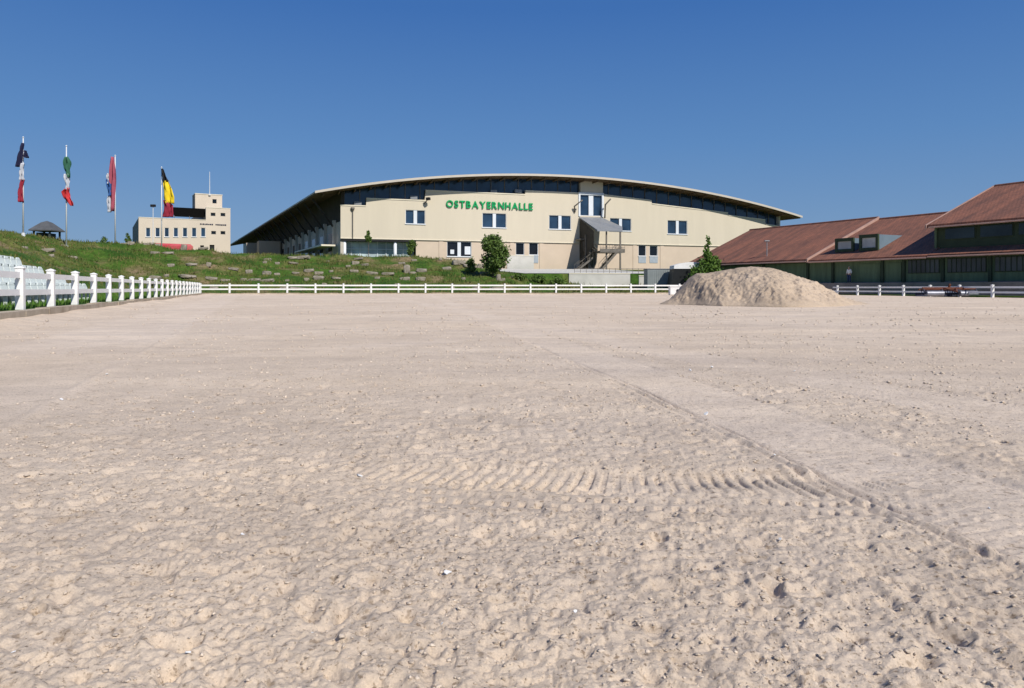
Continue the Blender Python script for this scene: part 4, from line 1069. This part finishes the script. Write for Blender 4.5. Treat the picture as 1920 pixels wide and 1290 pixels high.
for px, py, Y, w, h, lab in ((237, 464, 92, 22, 9, 'broad pale boulder on the crest left of the office block'), (345, 478, 91, 10, 12, 'upright pale boulder on the bank below the red awning'),
                             (763, 507, 86, 12, 15, 'tall pale boulder on the bank below the glazed corner'), (860, 494, 87, 26, 9, 'long pale boulder near the right end of the bank by the tree'),
                             (900, 500, 86, 12, 9, 'pale boulder at the foot of the round bushy tree'), (935, 523, 82, 9, 13, 'tall narrow pale boulder right below the round tree')):
    p = at(px, py, Y); g = tz(p.x, p.y); k = Y / FPX
    # slide along the view ray until it rests on the slope
    for it in range(60):
        if p.z <= tz(p.x, p.y) + h * k * .35: break
        Y += .5; p = at(px, py, Y)
    boulder(p.x, p.y, tz(p.x, p.y) + h * k * .30, w * k * .62, w * k * .5, h * k * .75, lab, 'single boulders on the bank', rnd.uniform(-.3, .3))
rows_ = [(5.3, 'lowest'), (9.4, 'second lowest'), (13.4, 'third'), (17.4, 'fourth'), (21.0, 'topmost')]
for s_, nm in rows_:
    p = -16.0 + rnd.uniform(0, 2)
    while p < 36:
        if rnd.random() < (.86 if s_ in (9.4, 13.4) and -6 < p < 26 else .34):
            ss = s_ + (rnd.uniform(-.3, .3) if s_ in (9.4, 13.4) else rnd.uniform(-.9, .9))
            q_ = -ss if p > 0 else -math.sqrt(max(1, (ss * 1.0) ** 2 - p * p * .6))
            x, y = xy(p, q_); z = tz(x, y); w = .3 + .9 * rnd.random() ** 1.6
            boulder(x, y, z + .04, w, w * .6, rnd.uniform(.16, .34), 'pale block of the %s stone row across the grassy bank' % nm, 'stone blocks of the %s row on the bank' % nm, rnd.uniform(-.25, .25) + .155)
        p += rnd.uniform(.9, 2.2)

# ------------------------------------------------------------------ flagpoles with hanging flags
def flag_mesh(bands, px0, ptop, pbot, Y, parent, loc):
    """each band: material, list of (y, x_left, x_right) outline rows in the photograph, folded in depth"""
    for mname, rows in bands:
        ys = np.linspace(rows[0][0], rows[-1][0], 14); xl = np.interp(ys, [r[0] for r in rows], [r[1] for r in rows]); xr = np.interp(ys, [r[0] for r in rows], [r[2] for r in rows])
        nx = 9; vs = []; 
        for i, y in enumerate(ys):
            for j in range(nx):
                u = j / (nx - 1); p = at(xl[i] + (xr[i] - xl[i]) * u, y, Y)
                dp = .16 * math.sin(u * 9 + i * .35 + ptop) + .07 * math.sin(u * 17 - i * .6)
                vs.append((p.x - loc.x, p.y - loc.y + dp, p.z - loc.z))
        fs = [(i * nx + j, i * nx + j + 1, (i + 1) * nx + j + 1, (i + 1) * nx + j) for i in range(13) for j in range(nx - 1)]
        me = bpy.data.meshes.new('flag_panel'); me.from_pydata(vs, [], fs); me.materials.append(M[mname])
        me.polygons.foreach_set('use_smooth', [True] * len(fs))
        o = bpy.data.objects.new('flag_panel', me); C.objects.link(o); o.parent = parent
        sd_ = o.modifiers.new('thickness', 'SOLIDIFY'); sd_.thickness = .02
flags = [
    (43.5, 258, 436, 78, 'flagpole with a limp navy, white and dark red flag, leftmost', [('f_navy', [(268, 40, 44), (285, 35, 45), (300, 32, 43), (313, 31, 38)]), ('f_navy', [(282, 45, 48), (288, 45, 53), (294, 45, 54), (296, 48, 52)]), ('f_white', [(306, 38, 45), (322, 37, 44), (338, 38, 45)]), ('f_red', [(337, 38, 45), (350, 35, 44), (365, 34, 44), (379, 36, 43)])]),
    (124.5, 274, 443, 82, 'flagpole with a limp green, white and bright red flag', [('f_green', [(294, 122, 128), (304, 120, 132), (316, 119, 131), (333, 126, 133)]), ('f_white', [(326, 121, 128), (345, 122, 130), (356, 122, 130)]), ('f_bright_red', [(352, 125, 131), (360, 117, 128), (370, 118, 131), (380, 126, 138), (386, 132, 139)])]),
    (216, 292, 450, 89, 'flagpole with a limp rose-red flag and a blue and white fold on its left', [('f_rose', [(294, 208, 215), (320, 206, 216), (360, 205, 216), (396, 207, 215)]), ('f_white', [(325, 201, 206), (338, 200, 207), (345, 200, 206)]), ('f_blue', [(336, 199, 206), (350, 201, 209), (368, 203, 208)]), ('f_white', [(368, 202, 207), (385, 201, 208), (398, 201, 209)])]),
    (303, 314, 466, 94, 'flagpole with a black, yellow and red flag spread before the office block', [('f_black', [(316, 302, 305), (325, 303, 310), (340, 306, 316)]), ('f_yellow', [(339, 305, 315), (355, 306, 323), (370, 307, 328), (382, 312, 326)]), ('f_red', [(375, 306, 313), (385, 307, 325), (400, 306, 326), (407, 306, 324)])])]
for px, y0, y1, Y, lab, bands in flags:
    x = (px - CX) / FPX * Y; b0 = Vector((x, Y, tz(x, Y) - .1)); zt_ = EYE + (HY - y0) / FPX * Y
    fp = thing('flagpole', lab, 'flagpole', b0, 'flagpoles along the crest')
    MB().tube([(0, 0, 0), (0, 0, zt_ - b0.z)], .085, 10, .055).build('pole', M['pole'], fp, smooth=True, local=True)
    MB().tube([(0, 0, zt_ - b0.z), (0, 0, zt_ - b0.z + .12)], .12, 8, .03).build('finial', M['pole'], fp, local=True)
    MB().tube([(0, 0, -.2), (0, 0, .35)], .22, 10, .18).build('pole_socket', M['pole'], fp, local=True)
    flag_mesh(bands, px, y0, y1, Y - .22, fp, b0)

# ------------------------------------------------------------------ pavilion behind the crest
Y = 100.0; pc_ = at(88, 432, Y); pb = Vector((pc_.x, Y, tz(pc_.x, Y) - .1)); ez = pc_.z - pb.z; hwid = 21 / FPX * Y; ap = EYE + (HY - 414) / FPX * Y - pb.z
pv = thing('pavilion', 'small open pavilion with a dark hipped roof on the crest between two flagpoles', 'pavilion', pb)
m = MB(); m.add([(-hwid, -hwid, ez), (hwid, -hwid, ez), (hwid, hwid, ez), (-hwid, hwid, ez), (-.5, -.5, ap - .25), (.5, -.5, ap - .25), (.5, .5, ap - .25), (-.5, .5, ap - .25), (0, 0, ap),
                 (-hwid, -hwid, ez - .14), (hwid, -hwid, ez - .14), (hwid, hwid, ez - .14), (-hwid, hwid, ez - .14)],
                [(0, 1, 5, 4), (1, 2, 6, 5), (2, 3, 7, 6), (3, 0, 4, 7), (4, 5, 8), (5, 6, 8), (6, 7, 8), (7, 4, 8), (9, 10, 1, 0), (10, 11, 2, 1), (11, 12, 3, 2), (12, 9, 0, 3), (12, 11, 10, 9)])
m.build('roof', M['pav_roof'], pv, local=True)
for sx in (-1, 1):
    for sy in (-1, 1): MB().box(sx * hwid * .7 - .1, sx * hwid * .7 + .1, sy * hwid * .7 - .1, sy * hwid * .7 + .1, -.3, ez - .1).build('post', M['pav_post'], pv, local=True)
MB().box(-hwid * .62, -hwid * .05, -.8, .8, -.3, ez - .35).build('kiosk', M['pav_post'], pv, local=True)
MB().box(hwid * .2, hwid * .6, -.5, .5, -.3, ez - .45).build('counter', M['pav_post'], pv, local=True)

# ------------------------------------------------------------------ pale office block on the left
B = Frame((-72.6, 140.0), math.radians(30))
hb = thing('office_block', 'small pale cream office block with a stepped tower beyond the bank', 'building', (-72.6, 140, 4.5))
tE = B.hit(432, 440)[0]; tT = B.hit(386, 420)[0]; zr = B.hit(265, 408)[1]; zt_ = B.hit(410, 390.5)[1]; DB = 27.0
bw = [B.rect(cx - 4.3, cx + 4.3, 427, 444) for cx in (277.7, 295.6, 312.7, 329.8, 346.9, 364, 381)]
tw1 = [B.rect(cx - 4.6, cx + 4.6, cy - 3.2, cy + 3.2) for cx, cy in ((399.5, 402), (418, 402.5), (400.5, 436.3), (418, 436.5))]
drs = [B.rect(375.5, 382.5, 460, 471), B.rect(393, 402, 459, 472)]
mb = MB(); holed_wall(B, 3, [(0, zr), (tT - .001, zr), (tT + .001, zt_), (tE, zt_)], bw + tw1 + drs, 0, .35, mb); mb.build('front_wall', M['house_cream'], hb)
for r_w in bw: window(B, r_w, hb, 1, 0, sill=True)
for r_w in tw1: window(B, r_w, hb, 1, 0, glass='glass_dark', sill=False, frame='house_shade')
for r_w in drs:
    d_ = MB().fbox(B, r_w[0], r_w[2], -.33, -.25, r_w[1], r_w[3]).build('door', M['dark'], hb)
MB().fbox(B, 0, .3, -DB, -.003, 3, zr).build('side_wall', M['house_shade'], hb)  # left wall darker than the front: shade painted as wall colour
MB().fbox(B, tE - .3, tE, -DB, -.003, 3, zt_ - .004).build('side_wall', M['house_cream'], hb)
MB().fbox(B, .3, tE - .3, -DB - .3, -DB, 3, zr - .01).build('back_wall', M['house_shade'], hb)
MB().fbox(B, .31, tT - .002, -DB, -.36, zr - .5, zr - .3).build('roof', M['paving'], hb)
MB().fbox(B, tT, tE - .31, -DB, -.36, zt_ - .35, zt_ - .1).build('tower_roof', M['paving'], hb)
MB().fbox(B, tT, tT + .3, -DB, -.36, zr - .3, zt_ - .36).build('tower_side_wall', M['house_shade'], hb)
o_ = -2.5
t0, z0, t1, z1 = B.rect(366, 416.5, 365, 391, o_)
ph = MB().fbox(B, t0, t1, o_ - 4.5, o_, zt_ - .4, z1).build('penthouse', M['house_cream'], hb)
MB().fbox(B, t0 - .08, t1 + .08, o_ - 4.6, o_ + .08, z1 + .003, z1 + .15).build('penthouse_cap', M['coping'], ph)
MB().fbox(B, t0 - .06, t0 - .003, o_ - 4.4, o_ - .1, zt_ - .4, z1 - .02).build('penthouse_shade_side', M['house_shade'], ph)  # thin dark sheet painting the shaded side of the penthouse
r_w = B.rect(398.5, 406, 373.5, 381, o_); MB().fbox(B, r_w[0], r_w[2], o_ + .003, o_ + .05, r_w[1], r_w[3]).build('window', M['glass_dark'], ph)
MB().fbox(B, tT - .02, tE + .04, -.3, .06, zt_ + .003, zt_ + .12).build('parapet_cap', M['coping'], hb)
MB().fbox(B, -.04, tT - .025, -.3, .06, zr + .003, zr + .12).build('parapet_cap', M['coping'], hb)
aw = thing('roof_awning', 'black awning over the roof terrace of the office block', 'awning', B(B.hit(355, 400, -2)[0], -2, zr))
t0, z0, t1, z1 = B.rect(326, 384, 388.5, 409, -1.2)
MB().prism([B(t0, -1.2, z0 + .2), B(t0, -1.2, z1 - .15), B(t0, -3.0, z1), B(t0, -4.2, z1 - .05), B(t0, -4.2, z1 - .3)], (B.u.x * (t1 - t0), B.u.y * (t1 - t0), 0)).build('awning_cloth', M['black_cloth'], aw)
for t in (t0 + .1, (t0 + t1) / 2, t1 - .1): MB().fbox(B, t - .05, t + .05, -1.28, -1.18, zr - .3, z0 + .4).build('awning_post', M['steel'], aw)
# line of dark blue lettering on the tower, too small to read
t0, z0, t1, z1 = B.rect(375, 423, 419.6, 422.4)
mb = MB(); t = t0; r9 = random.Random(4)
while t < t1 - .1:
    w = r9.uniform(.16, .34)
    if r9.random() < .86: mb.fbox(B, t, t + w, .003, .06, z0 + r9.uniform(0, .05), z1 - r9.uniform(0, .06))
    t += w + .07
mb.build('lettering', M['navy'], hb)
t, z = B.hit(393, 366, -2.5); zt2 = B.hit(393, 322, -2.5)[1]
ms = thing('roof_mast', 'thin pale mast on the roof of the office block', 'mast', B(t, -2.4, z)); MB().tube([B(t, -2.4, z - .1), B(t, -2.4, zt2)], .085, 8, .05).build('mast_pole', M['pole'], ms)
MB().fbox(B, t - .2, t + .2, -2.6, -2.2, z - .05, z + .18).build('mast_foot', M['pole'], ms)
Yp = 132; px = 287
lp = at(px, 388, Yp); lb = tz(lp.x, Yp)
lt = thing('street_lamp', 'slim lamp post with a small dark head before the office block', 'lamp', (lp.x, Yp, lb))
MB().tube([(lp.x, Yp, lb), (lp.x, Yp, lp.z)], .09, 8, .06).build('lamp_post', M['pole'], lt); MB().box(lp.x - .45, lp.x + .45, Yp - .2, Yp + .2, lp.z, lp.z + .45).build('lamp_head', M['dark'], lt, bevel=.05)
# red awning in front of the office block
Ya = 125; ra_ = thing('red_awning', 'long red cloth awning at the foot of the office block', 'awning', at(325, 470, Ya))
a0, a1 = at(290, 455.5, Ya + 1.5), at(357, 458, Ya + 1.5); b1, b0_ = at(362, 462, Ya), at(292, 459, Ya)
MB().prism([a0, a1, b1, b0_], (0, 0, -.08)).build('awning_cloth', M['red_cloth'], ra_)
c0, c1 = at(292, 459.3, Ya - .05), at(362, 462.3, Ya - .05)
MB().hexa([c0 + Vector((0, 0, -.45)), c1 + Vector((0, 0, -.75)), c1 + Vector((0, .05, -.75)), c0 + Vector((0, .05, -.45)), c0, c1, c1 + Vector((0, .05, 0)), c0 + Vector((0, .05, 0))]).build('valance', M['red_cloth'], ra_)
for px in (293, 327, 360):
    p = at(px, 461, Ya + .2); MB().tube([(p.x, p.y, p.z), (p.x, p.y, p.z - 3)], .06, 6).build('awning_post', M['steel'], ra_)

# ------------------------------------------------------------------ mint seats of the small grandstand on the left
gs_q1, gs_q0 = 41.5, 60.0
gst = thing('grandstand', 'small stepped grandstand of pale mint seats behind the left fence', 'grandstand', (*xy(-3, 54), .2))
def G(q, p, z): x, y = xy(p, q); return Vector((x, y, z))
rowsG = [(-1.1, .36), (-1.95, .70), (-2.8, 1.06), (-3.65, 1.44), (-4.5, 1.84), (-5.35, 2.24)]
for (p, z) in rowsG:
    mb = MB(); mb.hexa([G(gs_q1, p - .82, .0), G(gs_q0, p - .82, .0), G(gs_q0, p + .02, .0), G(gs_q1, p + .02, .0), G(gs_q1, p - .82, z - .15), G(gs_q0, p - .82, z - .15), G(gs_q0, p + .02, z - .15), G(gs_q1, p + .02, z - .15)])
    mb.build('step', M['mint_frame'], gst)
seat0 = MB()
seat0.box(-.21, .21, -.22, .2, .14, .18); seat0.hexa([(-.21, -.24, .16), (.21, -.24, .16), (.21, -.20, .16), (-.21, -.20, .16), (-.20, -.31, .42), (.20, -.31, .42), (.20, -.27, .42), (-.20, -.27, .42)]); seat0.hexa([(-.20, -.31, .421), (.20, -.31, .421), (.20, -.27, .421), (-.20, -.27, .421), (-.11, -.34, .53), (.11, -.34, .53), (.11, -.30, .53), (-.11, -.30, .53)])
seat0.box(-.03, .03, -.05, .05, -.15, .16)
s0 = seat0.build('seat', M['mint'], gst, local=True, bevel=.025); base = world_loc(gst); firsts = True
ang_f = math.atan2(UF.y, UF.x) - math.pi / 2
for (p, z) in rowsG:
    q = gs_q1 + .35
    while q < gs_q0 - .3:
        o = s0 if firsts else s0.copy()
        if not firsts: C.objects.link(o); o.parent = gst
        firsts = False
        o.location = G(q, p - .35, z) - base; o.rotation_euler = (0, 0, ang_f); q += .74
mb = MB()
for (p, z) in rowsG[1:]: mb.bar(G(gs_q1 + 1.4, p + .01, z - .30), G(gs_q0, p + .01, z - .30), .012, .10)
mb.build('riser_shade_strip', M['dark'], gst)  # dark strips laid on the risers in place of shade between rows
# ------------------------------------------------------------------ rusty levelling implement in front of the right fence
Y = 56.5; hl = at(1781, 556, Y); hl.z = .0
hr = thing('drag_leveller', 'rust-red arena leveller with two pale rollers parked by the right fence', 'machine', (hl.x, hl.y, 0), rz=0)
x0, x1 = -2.15, 2.0
MB().box(x0, x1, -.10, .12, .58, .76).build('main_beam', M['rust'], hr, local=True, bevel=.02)
MB().box(x0 + .1, x1 - .1, .65, .80, .50, .64).build('rear_beam', M['rust'], hr, local=True, bevel=.02)
for x in (x0 + .3, -.25, .35, x1 - .3): MB().bar((x, 0, .66), (x, .75, .58), .10, .10).build('cross_member', M['rust'], hr, local=True)
for (a, b) in ((x0 + .1, -.75), (.55, x1 - .1)):
    MB().tube([(a, -.35, .27), (b, -.35, .27)], .22, 18).build('roller', M['roller'], hr, smooth=False, local=True)
    for x in (a - .06, b + .06): MB().bar((x, -.35, .25), (x, 0, .66), .06, .12).build('roller_arm', M['navy'], hr, local=True)
mb = MB()
for k in range(22):
    x = x0 + .12 + k * (x1 - x0 - .24) / 21; mb.bar((x, .35, .52), (x - .02, .22, .03), .035, .05)
mb.box(x0 + .05, x1 - .05, .30, .40, .46, .54)
mb.build('tine_row', M['navy'], hr, local=True)
mb = MB(); mb.bar((-.55, -.05, .68), (-.05, -1.0, .42), .09, .10); mb.bar((.45, -.05, .68), (-.05, -1.0, .42), .09, .10); mb.bar((-.05, .02, .74), (-.05, -.1, 1.0), .12, .14)
mb.build('drawbar', M['rust'], hr, local=True)
MB().box(x0, x1, .95, 1.02, .04, .30).build('levelling_board', M['navy'], hr, local=True)

# ------------------------------------------------------------------ container, dark trailer and small box beyond the far fence
Y = 86.0; a = at(1214, 505, Y); b = at(1257, 530, Y); g = .25
ct = thing('grey_container', 'grey-green box container right of the white wall section', 'container', (a.x, Y, g))
MB().box(a.x, b.x, Y, Y + 2.4, g + .35, a.z).build('body', M['trailer_grey'], ct, bevel=.03)
mb = MB(); xx = a.x + .2
while xx < b.x - .15: mb.box(xx, xx + .06, Y - .035, Y - .003, g + .5, a.z - .12); xx += .22
mb.build('ribs', M['trailer_grey'], ct); MB().box(a.x - .05, b.x + .05, Y - .05, Y + 2.45, a.z + .003, a.z + .09).build('lid', M['sheet'], ct)
for xx in (a.x + .2, b.x - .5): MB().box(xx, xx + .3, Y + .2, Y + 2.2, g - .3, g + .34).build('skid', M['dark_concrete'], ct)
Y = 83.0; a = at(1264, 504, Y); b = at(1312, 532, Y); g = .1
tr = thing('covered_trailer', 'black sided trailer with a bright white rounded roof behind the sand heap', 'trailer', ((a.x + b.x) / 2, Y, g))
MB().prism([(a.x - .45, Y, g + .55), (a.x, Y, a.z), (b.x, Y, a.z), (b.x, Y, g + .55)], (0, 2.2, 0)).build('body', M['truck_dark'], tr)
pr = [(a.x - .05, a.z + .003)]
for k in range(9):
    u = k / 8; pr.append((a.x + (b.x - a.x) * u, a.z + .16 + .62 * math.sin(math.pi * min(1, .12 + u * .55))))
pr.append((b.x + .05, a.z + .003))
MB().prism([(x, Y - .1, z) for x, z in pr], (0, 2.4, 0)).build('roof', M['white'], tr)
for xx in (a.x + .6, a.x + 1.5): 
    w_ = MB().tube([(xx, Y - .12, g + .36), (xx, Y + .14, g + .36)], .36, 18).build('wheel', M['rubber'], tr)
    MB().tube([(xx, Y - .15, g + .36), (xx, Y - .123, g + .36)], .18, 12).build('rim', M['sheet'], w_)
MB().bar((a.x - .45, Y + 1.1, g + .6), (a.x - 1.5, Y + 1.1, g + .5), .1, .1).build('tow_bar', M['steel'], tr)
Y = 72.0; c = at(1267, 545, Y)
bx = thing('white_box', 'white plastic box with a dark hole at the left foot of the sand heap', 'box', (c.x, Y, 0))
MB().box(c.x - .65, c.x + .65, Y - .4, Y + .4, .02, .82).build('body', M['white'], bx, bevel=.06)
MB().tube([(c.x + .12, Y - .43, .42), (c.x + .12, Y - .402, .42)], .17, 14).build('hole', M['dark'], bx)
MB().box(c.x - .7, c.x + .7, Y - .45, Y + .45, .823, .9).build('lid', M['white'], bx, bevel=.02)

# lamp post near the stable
Y = 84; tp_ = at(1438, 453, Y)
lt = thing('street_lamp', 'slim grey lamp post rising behind the sand heap by the stable', 'lamp', (tp_.x, Y, ZG))
MB().tube([(tp_.x, Y, 0), (tp_.x, Y, tp_.z)], .075, 8, .05).build('lamp_post', M['sheet'], lt)
MB().box(tp_.x - .28, tp_.x + .28, Y - .15, Y + .15, tp_.z, tp_.z + .14).build('lamp_head', M['sheet'], lt, bevel=.04)

# ------------------------------------------------------------------ person by the stable wall
def skin_obj(name, verts, edges, radii, m, parent, root=0, sub=1):
    me = bpy.data.meshes.new(name); me.from_pydata(verts, edges, []); me.materials.append(m)
    o = bpy.data.objects.new(name, me); C.objects.link(o); o.parent = parent
    md = o.modifiers.new('skin', 'SKIN'); md.use_smooth_shade = True
    for i, r in enumerate(radii):
        me.skin_vertices[0].data[i].radius = (r, r) if not isinstance(r, tuple) else r
        me.skin_vertices[0].data[i].use_root = (i == root)
    s_ = o.modifiers.new('sub', 'SUBSURF'); s_.levels = sub; s_.render_levels = sub
    return o
t = t_at(1592, .1); pp = F(t, .1, 0); pp.z = ZG
pe = thing('person', 'person in white top and dark blue trousers standing at the green stable wall', 'person', pp, rz=math.radians(-63.4))
bv = [(0, 0, .95), (0, .01, 1.15), (0, 0, 1.36), (0, 0, 1.46), (0, -.02, 1.56), (0, -.02, 1.70),
      (-.10, 0, .90), (-.11, -.01, .50), (-.12, .02, .09), (-.13, -.14, .04), (.10, 0, .90), (.12, -.02, .50), (.13, .02, .09), (.14, -.14, .04),
      (-.18, 0, 1.40), (-.25, .02, 1.14), (-.24, -.10, .92), (-.235, -.13, .84), (.18, 0, 1.40), (.26, .02, 1.14), (.25, -.08, .91), (.245, -.11, .83)]
be = [(0, 1), (1, 2), (2, 3), (3, 4), (4, 5), (0, 6), (6, 7), (7, 8), (8, 9), (0, 10), (10, 11), (11, 12), (12, 13), (2, 14), (14, 15), (15, 16), (16, 17), (2, 18), (18, 19), (19, 20), (20, 21)]
br = [(.13, .10), (.12, .09), (.13, .09), .05, .085, .075, .075, .055, .04, .035, .075, .055, .04, .035, .05, .038, .03, .028, .05, .038, .03, .028]
skin_obj('body', bv, be, br, M['skin'], pe)
skin_obj('shirt', [(0, 0, .93), (0, .01, 1.15), (0, 0, 1.37), (0, 0, 1.43), (-.18, 0, 1.40), (-.25, .02, 1.14), (-.245, -.05, 1.02), (.18, 0, 1.40), (.26, .02, 1.14), (.255, -.04, 1.02)],
         [(0, 1), (1, 2), (2, 3), (2, 4), (4, 5), (5, 6), (2, 7), (7, 8), (8, 9)], [(.165, .125), (.15, .12), (.16, .115), .07, .07, .058, .055, .07, .058, .055], M['shirt'], pe)
skin_obj('trousers', [(0, 0, .97), (-.10, 0, .86), (-.11, -.01, .50), (-.12, .02, .12), (.10, 0, .86), (.12, -.02, .50), (.13, .02, .12)], [(0, 1), (1, 2), (2, 3), (0, 4), (4, 5), (5, 6)],
         [(.155, .125), .10, .075, .065, .10, .075, .065], M['trousers'], pe)
skin_obj('hair', [(0, .02, 1.66), (0, .01, 1.73)], [(0, 1)], [.092, .08], M['hair'], pe)
for sx in (-.125, .135): MB().box(sx - .05, sx + .05, -.22, .08, .0, .075).build('shoe', M['rubber'], pe, local=True, bevel=.03)
